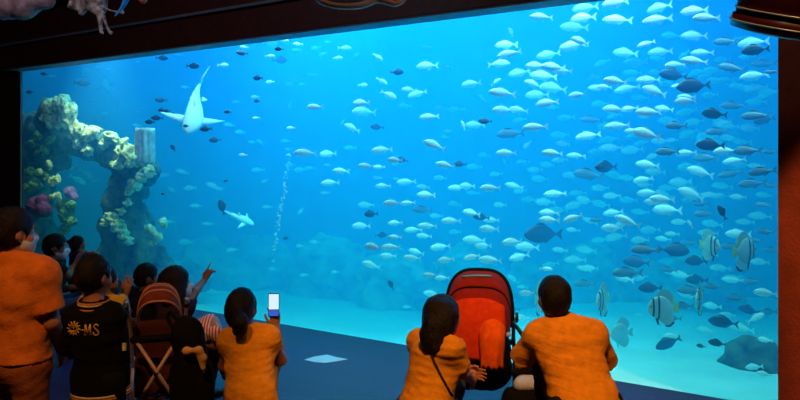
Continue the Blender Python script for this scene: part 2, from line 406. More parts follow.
# reef ridge far behind and boulders on the sand
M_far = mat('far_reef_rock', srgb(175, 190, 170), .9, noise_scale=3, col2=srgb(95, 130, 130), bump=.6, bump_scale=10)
bl = []
for px, py, n, r in ((330, 268, 5.6, 34), (395, 275, 5.2, 28), (262, 262, 5.8, 28), (205, 268, 4.9, 28), (470, 272, 5.9, 28), (590, 275, 6.2, 30), (690, 275, 5.6, 26), (530, 285, 6.0, 26), (640, 285, 6.0, 24)):
    bl += [tb(px, py, n, r), tb(px-r*.7, py+r*.3, n+.15, r*.7), tb(px+r*.75, py+r*.35, n-.05, r*.65), tb(px-r*.2, py+r*.9, n, r*1.1), tb(px-r*1.5, py+r*.9, n+.3, r*.6), tb(px+r*1.4, py+r*.8, n+.2, r*.7)]
s = Solid(bl, .05, pad=.15); s.ripple(.09, 5, 40); s.ripple(.05, 13, 60)
tag(s.build('reef_ridge', M_far), 'hazy reef ridge running along the back of the tank', 'reef')
for i, (px, py, n, r, lab) in enumerate([
    (756, 378, 1.7, 36, 'dark rounded boulder on the sand beside the russet pillar'),
    (188, 278, 3.0, 16, 'blue boulder standing just past the foot of the rock arch')]):
    s = Solid([tb(px, py, n, r), tb(px-r*.5, py+r*.3, n+.15, r*.8), tb(px+r*.75, py+r*.35, n-.05, r*.65), tb(px-r*.2, py+r*.9, n, r*.9)], .03, pad=.15)
    s.ripple(.05, 6, 40+i); s.ripple(.02, 17, 60+i)
    tag(s.build('boulder', M_rockd), lab, 'boulder')
# bubble stream
def bubbles(pts, seed):
    rr = random.Random(seed); bm = bmesh.new()
    for (a, b, cnt) in pts:
        for i in range(cnt):
            t = rr.random(); p = tank(a[0]+(b[0]-a[0])*t+rr.gauss(0, 1.1), a[1]+(b[1]-a[1])*t, a[2])
            bmesh.ops.create_icosphere(bm, subdivisions=1, radius=rr.uniform(.006, .014), matrix=Matrix.Translation(p))
    return bm
M_bub = mat('bubble_air', srgb(235, 245, 250), .15)
tag(obj('bubble_stream', bubbles([((272, 262, 1.0), (282, 198, 1.0), 60), ((283, 198, 1.0), (290, 150, 1.0), 26)], 3), M_bub, smooth=True), 'thin stream of bubbles rising behind the woman with the phone', 'bubbles', kind='stuff')

# ------------------------------------------------------------------ sharks
M_shark = mat('pale_shark_skin', srgb(245, 245, 240), .5, noise_scale=6, noise_amt=.08)
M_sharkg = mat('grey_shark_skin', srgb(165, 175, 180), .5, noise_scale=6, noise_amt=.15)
def fin(bm, pts, nrm, t):
    """flat fin with thickness: outline points, thin towards the last ones"""
    pts = [Vector(p) for p in pts]; nrm = Vector(nrm).normalized(); c = sum(pts, Vector())/len(pts)
    top = [bm.verts.new(p+nrm*t*.25) for p in pts]; bot = [bm.verts.new(p-nrm*t*.25) for p in pts]
    ct = bm.verts.new(c+nrm*t); cb = bm.verts.new(c-nrm*t); k = len(pts)
    for i in range(k):
        j = (i+1) % k
        bm.faces.new((top[i], top[j], ct)); bm.faces.new((bot[j], bot[i], cb)); bm.faces.new((top[j], top[i], bot[i], bot[j]))
def shark(label, loc, axes, L, m, wide=1.0):
    """axes: world directions of nose, and of the back"""
    f = Vector(axes[0]).normalized(); up = Vector(axes[1]); up = (up-f*up.dot(f)).normalized(); sd = up.cross(f)
    M = lambda p: Vector(loc)+(f*p[0]+sd*p[1]+up*p[2])*L
    prof = [(.5, .005, .005), (.47, .045, .03), (.40, .085, .05), (.30, .105, .068), (.18, .105, .075), (.05, .09, .068), (-.10, .062, .05), (-.24, .038, .034), (-.36, .020, .022), (-.44, .010, .014)]
    def bend(x): return .05*math.sin(x*5)
    bm = bmesh.new(); rings = []
    for x, wd, ht in prof:
        rings.append([bm.verts.new(M((x, bend(x)+wd*wide*math.cos(a), ht*math.sin(a)))) for a in [2*PI*s/16 for s in range(16)]])
    for i in range(len(rings)-1):
        for s in range(16): bm.faces.new((rings[i][s], rings[i][(s+1) % 16], rings[i+1][(s+1) % 16], rings[i+1][s]))
    bm.faces.new(rings[0]); bm.faces.new(rings[-1][::-1])
    root = tag(obj('shark', bm, m, smooth=True), label, 'shark')
    def part(name, pts, n, t):
        b = bmesh.new(); fin(b, [M(p) for p in pts], n, t*L); return obj(name, b, m, root, True)
    for s in (-1, 1): part('pectoral_fin', [(.30, s*.08*wide, -.02), (.26, s*.20*wide, -.03), (.15, s*.36*wide, -.05), (.16, s*.22*wide, -.04), (.17, s*.08*wide, -.02)], up, .012)
    for s in (-1, 1): part('pelvic_fin', [(-.10, s*.05, -.02), (-.17, s*.13, -.03), (-.20, s*.05, -.02)], up, .008)
    part('dorsal_fin', [(.08, bend(.05), .05), (-.03, bend(0), .17), (-.06, bend(-.05), .05)], sd, .010)
    part('second_dorsal_fin', [(-.18, bend(-.2), .03), (-.25, bend(-.25), .10), (-.27, bend(-.27), .03)], sd, .007)
    part('tail_fin', [(-.36, bend(-.36), .015), (-.50, bend(-.48)+.01, .07), (-.66, bend(-.6)+.05, .13), (-.55, bend(-.52), .02), (-.50, bend(-.47), -.05), (-.42, bend(-.42), -.012)], sd, .008)
    for s in (-1, 1):
        b = bmesh.new(); ball(b, M((.40, s*.072*wide, .03)), .009*L, 8, 6); obj('eye', b, M_black, root, True)
    return root
M_black = mat('fish_black', srgb(14, 16, 22), .4)
shark('white-bellied shark diving straight down among small black fish', tank(195, 106, .9), ((-.10, -.62, -.80), (.10, -.80, .62)), 1.02, M_shark, 1.25)
shark('pale shark gliding past the bubble stream above the ponytailed woman', tank(238, 217, 1.5), ((.75, .1, -.42), (.1, -.45, .9)), .52, M_shark, 1.2)
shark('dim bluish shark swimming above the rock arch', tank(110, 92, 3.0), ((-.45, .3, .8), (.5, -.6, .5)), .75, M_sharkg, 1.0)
# ------------------------------------------------------------------ fish
def fishmat(name, col, back, rough=.35, metal=.15, split=.03, spec=.5):
    """own colouring of the species: darker back, pale flank and belly"""
    m = mat(name, col, rough, metal, spec=spec); nt = m.node_tree; b = nt.nodes['Principled BSDF']
    tc = nt.nodes.new('ShaderNodeTexCoord'); sp = nt.nodes.new('ShaderNodeSeparateXYZ'); r = nt.nodes.new('ShaderNodeValToRGB')
    ad = nt.nodes.new('ShaderNodeMath'); ad.operation = 'MULTIPLY_ADD'; ad.inputs[1].default_value = 1.8; ad.inputs[2].default_value = .5
    nt.links.new(tc.outputs['Object'], sp.inputs[0]); nt.links.new(sp.outputs['Z'], ad.inputs[0])
    r.color_ramp.elements[0].position = .5+split*1.8; r.color_ramp.elements[0].color = col
    r.color_ramp.elements[1].position = .5+(split+.12)*1.8; r.color_ramp.elements[1].color = back
    nt.links.new(ad.outputs[0], r.inputs[0]); nt.links.new(r.outputs[0], b.inputs['Base Color']); return m
MF = {
 's': fishmat('silver_scales', srgb(244, 248, 246), srgb(222, 232, 230), .32, .0),
 'f': fishmat('pale_scales', srgb(228, 238, 232), srgb(205, 222, 216), .45, .0),
 'g': fishmat('slate_scales', srgb(110, 136, 150), srgb(62, 82, 100), .4, .1),
 'd': fishmat('navy_scales', srgb(52, 72, 98), srgb(34, 48, 70), .45, .0),
 'k': fishmat('black_scales', srgb(20, 24, 40), srgb(16, 18, 30), .5, .0),
}
M_eye = mat('fish_eye', srgb(16, 18, 22), .2)
# profile rows: x (head .5 … tail root), top z, bottom z, half width
PROF = {
 's': [(.50, .005, -.015, .008), (.47, .035, -.045, .025), (.41, .085, -.085, .045), (.32, .130, -.120, .062), (.20, .158, -.145, .070), (.06, .155, -.145, .068), (-.08, .125, -.118, .055), (-.20, .082, -.080, .036), (-.29, .042, -.045, .020), (-.34, .024, -.026, .012), (-.38, .024, -.026, .008)],
 'g': [(.50, .0, -.02, .008), (.46, .045, -.05, .03), (.38, .105, -.09, .055), (.26, .15, -.12, .072), (.10, .158, -.128, .074), (-.06, .130, -.108, .06), (-.20, .084, -.075, .04), (-.30, .045, -.042, .022), (-.36, .028, -.028, .012), (-.40, .03, -.03, .008)],
 'd': [(.50, -.01, -.035, .01), (.46, .055, -.075, .03), (.38, .125, -.13, .052), (.25, .185, -.18, .068), (.08, .20, -.195, .072), (-.08, .178, -.172, .06), (-.20, .12, -.118, .042), (-.29, .055, -.055, .022), (-.34, .030, -.030, .014), (-.38, .03, -.03, .008)],
}
PROF['f'] = PROF['s']; PROF['k'] = PROF['d']
def flat(pts, t, y=0, yo=None):
    """thin wedge in the xz plane: outline points, thickest in the middle"""
    bm = bmesh.new(); n = len(pts); cx = sum(p[0] for p in pts)/n; cz = sum(p[1] for p in pts)/n
    a = [bm.verts.new((p[0], y+t*.3, p[1])) for p in pts]; b = [bm.verts.new((p[0], y-t*.3, p[1])) for p in pts]
    ca = bm.verts.new((cx, y+t, cz)); cb = bm.verts.new((cx, y-t, cz))
    for i in range(n):
        j = (i+1) % n; bm.faces.new((a[i], a[j], ca)); bm.faces.new((b[j], b[i], cb)); bm.faces.new((a[j], a[i], b[i], b[j]))
    return bm
def fish_proto(kind, name):
    P = PROF[kind]; m = MF[kind]; bm = bmesh.new(); rings = []; seg = 14
    for x, zt, zb, w in P:
        c, h = (zt+zb)/2, (zt-zb)/2
        rings.append([bm.verts.new((x, w*math.cos(a)*(1-.25*abs(math.sin(a))), c+h*math.sin(a))) for a in [2*PI*s/seg for s in range(seg)]])
    for i in range(len(rings)-1):
        for s in range(seg): bm.faces.new((rings[i][s], rings[i][(s+1) % seg], rings[i+1][(s+1) % seg], rings[i+1][s]))
    bm.faces.new(rings[0]); bm.faces.new(rings[-1][::-1])
    body = obj(name, bm, m, None, True)
    deep = max(p[1] for p in P)
    obj('tail_fin', flat([(-.36, .02), (-.44, .075), (-.53, .14), (-.50, .05), (-.475, 0), (-.50, -.05), (-.53, -.14), (-.44, -.075), (-.36, -.02)], .006), m, body)
    obj('dorsal_fin', flat([(.20, deep*.95), (.14, deep+.045), (.0, deep+.03), (-.14, deep*.62+.03), (-.25, deep*.38+.02), (-.22, deep*.36), (-.05, deep*.80)], .006), m, body)
    obj('anal_fin', flat([(-.02, -deep*.85), (-.08, -deep*.85-.03), (-.22, -deep*.40-.02), (-.20, -deep*.36)], .006), m, body)
    for s in (-1, 1):
        f = flat([(.20, -.03), (.12, .005), (.04, -.02), (.10, -.06)], .005, s*.074); obj('pectoral_fin', f, m, body)
        e = bmesh.new(); ball(e, (.425, s*.040, .022), .017, 8, 6); obj('eye', e, M_eye, body, True)
    return body
PROTO = {k: fish_proto(k, n) for k, n in (('s', 'silver_fish'), ('f', 'pale_fish'), ('g', 'slate_fish'), ('d', 'surgeonfish'), ('k', 'damselfish'))}
USED = set()
def dup(root):
    r = root.copy(); C.objects.link(r)
    for ch in list(root.children):
        c = ch.copy(); C.objects.link(c); c.parent = r
    return r

# pixel x, y, length, kind, then heading ('R' when it swims to the right) and pitch in degrees (nose up positive)
FISH = '''
87 70 10 f;98 67 7 f;108 69 6 f;84 75 5 f;82 83 15 k R;44 74 7 k;30 92 8 k;162 58 12 k R;193 66 13 k R;185 87 9 f;179 55 10 f;161 100 12 k;138 62 4 f;52 76 9 f R
270 43 14 s R;283 40 12 s R;279 49 9 k;298 44 10 s;296 50 10 f;242 53 12 k;244 47 9 s;270 56 10 s R;280 60 15 d R;223 65 11 s R;258 78 10 k;270 82 9 s;316 48 10 f -20;323 54 9 f -25
345 48 14 s R;338 58 10 s R;357 55 10 f -30;378 57 12 s R -35;397 72 14 d R;290 84 8 f;302 84 7 f;312 75 9 f;255 97 9 s;363 85 10 s R;382 81 13 s R -30;389 95 18 s R -25;328 42 7 f
427 47 10 f;427 66 22 s;446 67 14 f;541 17 23 s;409 90 16 s;417 94 20 s -10;471 84 20 s -5;506 45 23 s;509 54 25 s -8;499 64 22 s R;511 32 10 s 70;496 82 12 s R 30;502 93 27 s 10;519 73 22 s -8;536 66 22 s;543 76 28 s 12;548 55 24 s -10;572 46 26 s -3;580 41 18 s 14;574 27 28 s 5;585 8 26 s;583 18 25 s;553 67 24 s 10;562 71 20 s;533 84 18 s 15;553 88 27 s 5;537 95 24 s;577 95 18 s -6;597 88 18 s;482 98 11 f 40;595 77 14 f
615 3 26 s;617 20 29 s 5;659 8 24 s;657 20 29 s;694 11 26 s;706 18 26 s;741 13 24 g;750 24 20 g;671 36 20 f;694 36 25 s -5;646 44 18 s -12;660 52 24 s;625 53 25 s 14;635 62 24 f;684 55 13 f -40;702 53 22 s;694 61 26 s 12;675 65 20 s -6;725 42 23 g;753 43 29 s;755 50 26 d;731 68 26 g 14;673 75 27 d 10;764 64 24 g;754 76 27 s;615 81 23 s 10;648 80 23 s;627 89 26 s -12;604 87 15 s;654 91 24 s 20;632 73 20 f;655 72 14 f;693 86 32 d;678 86 14 s;686 97 18 s;747 57 16 f;755 88 24 f;772 72 14 g;769 92 20 f;710 95 16 f
236 102 9 f;257 101 7 k;228 112 8 k;256 118 8 s;229 125 11 f;290 105 8 f -50;315 107 16 s;291 128 9 s;206 129 12 k;215 140 12 k;240 132 11 f;243 155 9 s;252 142 9 f;260 142 9 f 30;286 141 11 f;288 149 9 f;305 153 23 s;328 154 17 s;327 165 7 f;341 171 17 s 4;350 170 7 f;330 183 19 s;325 193 10 f;366 166 16 s;379 167 12 s;364 112 24 s 8;361 103 17 s;352 128 16 s 18;343 122 8 f -40;377 127 14 d 6;350 148 13 f;382 150 21 s;395 160 15 s;396 164 9 f;378 178 10 f;383 186 16 s;397 179 9 f;300 170 14 f;258 170 14 f;213 186 15 f 15;220 189 9 f;290 165 11 f;310 168 11 f;226 181 5 k;265 181 9 f -30
405 106 13 f;441 108 13 f;455 109 14 f;464 110 10 f;429 117 20 s;463 125 10 s 70;475 125 20 s;485 121 14 d;448 131 9 f;445 137 9 f;434 145 23 s 14;402 160 13 d 10;406 182 20 s;423 187 14 f;426 195 19 s;445 165 20 s;460 164 13 d;474 167 17 f;457 188 19 s;467 186 16 s;473 193 13 f;490 188 21 s;514 186 19 s 12;520 191 14 f;506 153 21 s;505 162 9 f 70;510 134 28 g -5;535 127 25 s;503 110 21 s;518 110 20 s;547 103 23 s -5;552 107 14 f;591 120 22 g;588 136 25 s -10;552 153 21 s 5;576 156 19 s;547 165 15 f;535 170 16 f;540 179 18 f;571 175 18 f;588 175 30 g 8;599 167 9 d;555 194 23 s;578 193 18 f;527 145 11 f -40;560 135 20 f;563 144 14 f;484 155 12 f;596 152 16 f
613 109 21 s;629 109 18 s;648 112 25 s;664 109 18 s 10;685 101 20 s;617 126 25 s;632 131 15 s;646 134 28 s 14;609 140 22 f -14;611 148 24 f;606 167 21 d;676 126 21 g;694 122 20 f;714 114 24 d 8;733 106 25 g;755 116 27 g;764 120 20 d -10;717 132 22 g;729 138 17 f;750 128 18 f;710 145 27 d 6;667 152 23 g;686 153 20 s -8;672 140 11 f;725 151 22 s;747 151 26 g;705 158 24 g;734 161 22 s -6;770 152 14 g;647 165 23 s 5;616 176 22 f 14;628 178 18 f;643 180 20 s -8;700 172 26 s 14;730 174 24 g -14;762 172 26 g -8;752 184 26 g -5;648 193 22 s;691 194 26 s 16;711 195 18 f;662 199 24 s;771 186 14 g;720 196 18 f;738 197 16 f;764 195 16 f
371 214 14 d;361 226 19 s;381 235 12 d R;395 223 15 s;395 237 14 s;373 247 17 s;391 247 19 s;388 256 17 s;371 265 19 s 14;391 285 11 d 65;286 238 7 d;392 203 18 s;301 211 8 f -40;366 205 17 f;267 207 11 f;300 246 9 f;304 275 9 f;335 272 9 f;315 242 11 f;273 269 10 f
408 203 15 s;422 210 20 g 6;451 221 20 s;413 230 18 s;427 226 20 s;424 236 16 s;440 247 21 s -6;412 258 18 s;416 252 16 s 8;446 260 17 s -8;471 213 18 s 14;481 217 17 d 8;491 220 17 s;489 229 20 s;474 240 23 s;483 246 17 s;472 257 17 s -10;490 260 23 s;512 242 20 s;527 247 24 s;519 257 21 s -12;545 202 20 f;549 213 20 s;558 210 19 f;549 220 21 s;573 218 20 s -14;543 234 38 d 6;546 269 13 s R;430 275 15 s;442 278 15 s;432 294 18 s;513 279 14 f 40;522 287 11 f;527 293 16 s;575 260 22 f;586 250 20 f;573 230 14 f;590 221 16 f 20;597 220 15 g;585 284 22 g;486 317 20 s;521 318 20 s;513 309 14 g;407 307 9 f
613 213 20 s -6;627 221 26 s 14;612 228 22 s;616 237 22 f;667 210 28 s;654 202 20 s;704 214 20 g;722 212 14 d 55;701 204 15 g;690 224 9 s 60;672 234 14 f;645 250 28 g;674 250 30 d R;738 234 24 s;708 233 20 f;696 261 21 d;636 262 26 d;627 273 30 g;624 278 19 s 8;650 288 23 d;697 280 21 d;690 291 26 g;712 287 18 g;733 280 20 f;765 293 22 s;760 216 22 f;763 205 16 g;731 247 20 g;663 239 16 f
723 322 28 d;749 310 20 d;756 318 19 s R 35;741 328 24 f;705 330 16 f;668 343 26 d -16;672 336 16 s;687 331 14 f R 60;717 343 17 d;701 346 9 d;727 315 16 f;745 343 18 f;765 340 14 s;754 367 17 s -8;764 374 15 s;668 357 15 f;669 371 10 d;637 378 13 d;683 306 20 g;772 350 14 f
162 110 8 k;167 111 8 k;174 115 9 k;157 118 12 k;150 122 10 k;173 148 8 k 50;136 125 9 f;103 114 11 f R;186 126 6 k;92 104 7 f;138 112 4 f;163 175 13 f;182 172 14 f 14;172 190 11 f 40;190 188 13 f;163 194 4 k;78 180 18 f R -35;86 174 16 f R -40;70 168 14 f -20;95 181 7 f;222 207 14 d 70;186 242 14 f;208 224 12 f;170 222 10 f;196 206 12 f;232 250 12 f;212 292 18 f
600 104 18 f;640 98 18 f;668 84 18 f;700 73 20 f;715 80 18 f;738 86 18 f;722 60 16 f;668 120 20 f;690 134 20 f;722 124 18 f;742 142 18 f;660 141 18 f;632 150 22 f;655 172 20 f;680 182 22 f;668 188 18 f;742 165 18 f;722 186 20 f;600 188 18 f;585 200 18 f;628 200 18 f;640 212 18 f;680 222 18 f;650 230 20 f;712 224 20 f;745 222 18 f;752 240 18 g;690 243 18 g;760 262 18 f;742 270 18 g;720 268 20 f;668 270 18 g;640 240 18 f;600 240 16 f;590 268 16 f;712 306 18 f;735 298 20 g;752 282 18 g;768 312 16 g;640 316 14 f;672 318 18 g;765 232 18 g;772 250 16 g;612 196 18 f;566 118 18 f;520 120 14 f;560 160 16 f;523 162 14 f;496 174 14 f;440 178 14 f;530 200 16 f;500 205 14 f;455 204 14 f;436 216 14 f;560 250 16 f;455 232 13 f
686 186 21 f 10;694 193 16 f 14;689 200 16 f -12;685 77 22 f -16;706 143 21 f -8;710 256 15 f -15;584 269 14 f 11;664 194 17 f 15;646 116 14 f -13;686 112 22 f -13;721 122 17 f 14;657 58 15 f 7;614 116 15 f -17;738 40 17 f -15;688 295 20 f 8;601 204 18 f 3;607 126 20 f -11;622 224 14 f -15;688 167 22 f -6;685 90 16 f 8;713 70 20 f -5;550 265 18 f -17;641 143 15 f -16;765 95 18 f -18;729 126 18 f 6;602 63 17 f -18;707 137 21 f -10;756 166 16 f 6;634 80 17 f -3;723 81 22 f -6;718 141 21 f -13;681 67 14 f 14;756 102 20 f -2;681 275 21 f 0;696 282 15 f -10;645 185 15 f -1;641 278 14 f -14;653 156 14 f -16;633 136 16 f -13;671 272 19 f 15;705 76 14 f -17;689 133 18 f -16;575 205 21 f -14;724 123 15 f -14;686 136 14 f -10;731 278 19 f -13
'''
HZ = [(70, 'above the orange-shirted adult', 'over'), (130, 'above the black-jacketed boy', ''), (160, 'beside the rock arch', ''), (218, 'above the pointing hand', ''), (292, 'above the phone', ''),
      (345, 'above the pale floor patch', ''), (400, 'over the empty floor', ''), (445, 'above the long-haired woman', ''), (520, 'above the red stroller', ''), (575, 'above the mustard-shirted man', ''),
      (640, 'above the plain pale batfish', ''), (705, 'above the striped batfish', ''), (999, 'next to the russet pillar', '')]
VZ = [(60, 'high under the bulkhead'), (130, 'in the upper water'), (195, 'at mid height'), (255, 'in the lower water'), (999, 'low near the sand')]
KN = {'s': 'bright silver fish', 'f': 'faint pale fish', 'g': 'slate-grey fish', 'd': 'dark navy fish', 'k': 'small black fish'}
KG = {'s': 'silver fish of the shoal', 'f': 'pale fish deep in the tank', 'g': 'slate-grey fish of the shoal', 'd': 'dark navy fish in the tank', 'k': 'small black fish in the tank'}
KC = 'fish'
NR = {'s': (.6, 1.9), 'f': (2.6, 4.6), 'g': (.9, 2.4), 'd': (.6, 1.9), 'k': (.28, .9)}
ORD = ['highest', 'second highest', 'third highest', 'fourth highest', 'fifth highest', 'sixth highest', 'seventh highest', 'eighth highest', 'ninth highest', 'tenth highest', 'eleventh highest', 'twelfth highest', 'thirteenth highest', 'fourteenth highest', 'fifteenth highest', 'sixteenth highest']
placed = []; cells = {}
rf = random.Random(5)
BLOCK = [(tank(px, py, n), r*tank(px, py, n).y/F) for px, py, n, r in
         [(34, 285, 0.75, 27), (33, 205, 0.75, 24), (34, 155, 0.80, 24), (52, 120, 0.80, 26), (62, 140, 0.85, 18), (95, 146, 0.95, 20), (125, 160, 0.95, 24), (145, 148, 0.75, 16), (128, 185, 0.95, 24), (128, 215, 1.00, 26), (130, 250, 1.10, 32), (130, 285, 1.10, 34), (66, 214, 0.50, 16), (195, 100, .9, 14), (196, 124, .9, 22), (238, 217, 1.5, 18), (110, 92, 3, 24), (756, 378, 1.7, 44), (740, 392, 1.8, 40), (188, 282, 3.0, 22)]]
BATS = [(661, 308, .8, 30), (711, 246, 1.0, 26), (746, 251, .9, 26), (602, 300, 1.0, 20), (699, 299, 1.0, 20), (620, 333, 1.5, 24), (541, 297, 1.1, 20)]
BLOCK += [(tank(px, py, n), r*1.05*tank(px, py, n).y/F) for px, py, n, r in BATS]
BLOCK += [(Vector(q[1]), float(q[2].max())) for q in bl]
def put_fish(px, py, L, kind, right, pitch):
    lo, hi = NR[kind]; best = None
    for t in range(60):
        n = rf.uniform(lo, hi+(t*.02 if kind != 'f' else t*.03)); p = tank(px, py, n); ln = L*p.y/F/1.02; r = ln*.5
        gap = min([(p-q).length-r*.72-s*.72 for q, s in placed]+[(p-q).length-r-s for q, s in BLOCK]+[9])
        if best is None or gap > best[0]: best = (gap, n, p, ln, r)
        if gap > .04: break
    gap, n, p, ln, r = best
    if gap < -.03 and kind == 'f' and n > 2.4: pass
    o = PROTO[kind] if kind not in USED else dup(PROTO[kind]); USED.add(kind)
    yaw = rf.gauss(0, 16); yaw = max(-38, min(38, yaw))
    # heading: image left, turned by yaw; follow the line of sight so that the side shows
    base = math.atan2(p.y, p.x)-PI/2
    a = base+(0 if right else PI)+math.radians(yaw)
    o.rotation_euler = (rf.gauss(0, .10), -math.radians(pitch+rf.gauss(0, 3)), a)
    o.location = p; sc = ln/math.cos(math.radians(yaw)); o.scale = (sc, sc, sc*rf.uniform(1.02, 1.22))
    placed.append((p, r))
    h = next(t for lim, t, _ in HZ if px < lim); v = next(t for lim, t in VZ if py < lim)
    cells.setdefault((kind, h, v), []).append((py, px, o))
for tok in FISH.replace('\n', ';').split(';'):
    f = tok.split()
    if not f: continue
    right = 'R' in f; rest = [x for x in f[4:] if x != 'R']
    put_fish(float(f[0]), float(f[1]), float(f[2]), f[3], right, float(rest[0]) if rest else 0)
for (kind, h, v), lst in cells.items():
    lst.sort(key=lambda t: (t[0], t[1]))
    for i, (_y, _x, o) in enumerate(lst):
        if len(lst) == 1: lab = f'lone {KN[kind]} swimming {v} {h}'
        else: lab = f'{"lowest" if i == len(lst)-1 else ORD[i]} {KN[kind]} swimming {v} {h}'
        tag(o, lab, KC, KG[kind])

# ------------------------------------------------------------------ batfish
M_bat = fishmat('batfish_scales', srgb(190, 205, 195), srgb(170, 188, 180), .4, .0)
M_batdark = mat('batfish_bar', srgb(26, 30, 34), .5)
M_baty = mat('batfish_yellow', srgb(225, 210, 90), .5)
def batfish(label, px, py, n, hpx, right, yaw, pale=False):
    """tall disc body, bars, swept fins; hpx = full height in pixels"""
    P = [(.36, .0, -.05, .01), (.335, .10, -.11, .03), (.28, .19, -.18, .05), (.18, .28, -.25, .062), (.04, .33, -.30, .066), (-.10, .30, -.28, .058), (-.21, .20, -.19, .04), (-.28, .09, -.09, .022), (-.33, .055, -.055, .012)]
    bm = bmesh.new(); rings = []; seg = 18
    for x, zt, zb, w in P:
        c, h = (zt+zb)/2, (zt-zb)/2
        rings.append([bm.verts.new((x, w*math.cos(a), c+h*math.sin(a))) for a in [2*PI*s/seg for s in range(seg)]])
    for i in range(len(rings)-1):
        for s in range(seg): bm.faces.new((rings[i][s], rings[i][(s+1) % seg], rings[i+1][(s+1) % seg], rings[i+1][s]))
    bm.faces.new(rings[0]); bm.faces.new(rings[-1][::-1])
    root = obj('batfish', bm, M_bat, None, True)
    for x0, x1 in () if pale else ((.235, .19), (.095, .045)):
        b = bmesh.new()                                   # dark bar wrapped round the body
        def ring(x):
            for i in range(len(P)-1):
                if P[i][0] >= x >= P[i+1][0]:
                    t = (P[i][0]-x)/(P[i][0]-P[i+1][0]); return [P[i][k]+(P[i+1][k]-P[i][k])*t for k in range(4)]
        rr = []
        for x in (x0, (x0+x1)/2, x1):
            _x, zt, zb, w = ring(x); c, h = (zt+zb)/2, (zt-zb)/2
            rr.append([b.verts.new((x, (w+.004)*math.cos(a), c+(h+.004)*math.sin(a))) for a in [2*PI*s/seg for s in range(seg)]])
        for i in range(2):
            for s in range(seg): b.faces.new((rr[i][s], rr[i][(s+1) % seg], rr[i+1][(s+1) % seg], rr[i+1][s]))
        tag(obj('bar', b, M_batdark, root, True), 'dark bar')
    obj('dorsal_fin', flat([(.16, .28), (.06, .42), (-.06, .50), (-.20, .47), (-.30, .36), (-.34, .24), (-.27, .10), (-.18, .20), (-.06, .29)], .012), M_bat, root)
    obj('anal_fin', flat([(.10, -.26), (.0, -.38), (-.12, -.46), (-.24, -.45), (-.33, -.34), (-.34, -.22), (-.27, -.10), (-.18, -.18), (-.04, -.27)], .012), M_bat, root)
    if not pale:
        tag(obj('fin_edge', flat([(-.30, .36), (-.365, .24), (-.31, .09), (-.27, .10), (-.325, .24)], .014), M_baty, root), 'yellow trailing fin edge')
        tag(obj('fin_tip', flat([(-.12, -.462), (-.24, -.455), (-.345, -.35), (-.36, -.40), (-.25, -.50), (-.12, -.495)], .014), M_batdark, root), 'dark fin tip')
    obj('tail_fin', flat([(-.31, .05), (-.40, .12), (-.48, .14), (-.46, 0), (-.48, -.14), (-.40, -.12), (-.31, -.05)], .008), M_bat if pale else M_baty, root)
    obj('pelvic_fin', flat([(.16, -.22), (.10, -.42), (.04, -.47), (.07, -.28)], .010), M_bat if pale else M_batdark, root)
    for s in (-1, 1):
        e = bmesh.new(); ball(e, (.285, s*.043, .05), .022, 8, 6); obj('eye', e, M_eye, root, True)
    p = tank(px, py, n); sc = hpx*p.y/F/.95
    base = math.atan2(p.y, p.x)-PI/2
    root.location = p; root.rotation_euler = (0, 0, base+(0 if right else PI)+math.radians(yaw)); root.scale = (sc, sc, sc)
    return tag(root, label, 'batfish', 'batfish behind the glass')
batfish('largest batfish with bold black bars, swimming low past the crouching man\'s shoulder', 661, 308, .8, 36, False, 22)
batfish('dark batfish with broad bars directly above the narrow edge-on batfish', 711, 246, 1.0, 32, True, -48)
batfish('tall pale batfish with a yellow edge close to the russet pillar', 746, 251, .9, 38, True, 52)
batfish('slim batfish seen almost edge-on by the crouching man\'s shoulder', 602, 300, 1.0, 34, False, 66)
batfish('slim batfish seen edge-on just below the dark broad-barred batfish', 699, 299, 1.0, 34, False, 78)
batfish('plain pale batfish without bars hovering low over the sand', 620, 333, 1.5, 30, False, 35, True)
batfish('slim batfish peeping out beside the crouching man\'s head', 541, 297, 1.1, 34, True, 70)
# ------------------------------------------------------------------ people
SKIN = mat('skin_tan', srgb(178, 118, 86), .55, noise_scale=14, noise_amt=.08)
SKIND = mat('skin_brown', srgb(140, 84, 58), .55, noise_scale=14, noise_amt=.08)
HAIR = mat('black_hair', srgb(22, 13, 10), .55, spec=.2, noise_scale=60, noise_amt=.4, bump=.5, bump_scale=120)
MASK = mat('mask_paper', srgb(200, 208, 214), .8)
MASKB = mat('mask_black', srgb(28, 28, 34), .8)
EYEW = mat('eye_white', srgb(230, 228, 222), .3); EYED = mat('eye_iris', srgb(30, 18, 12), .2)
LIP = mat('lip', srgb(150, 70, 62), .5)
def cloth(name, col, amt=.18): return mat(name, col, .85, noise_scale=25, noise_amt=amt, bump=.25, bump_scale=90, spec=.1)
V = Vector
def nv(v): return np.array(v, float)
def unit(v): v = Vector(v); return v.normalized()
def basis(f, up=(0, 0, 1)):
    f = unit(f); u = Vector(up); u = (u-f*u.dot(f)).normalized(); r = f.cross(u)
    return f, u, r            # forward, up, right-hand side
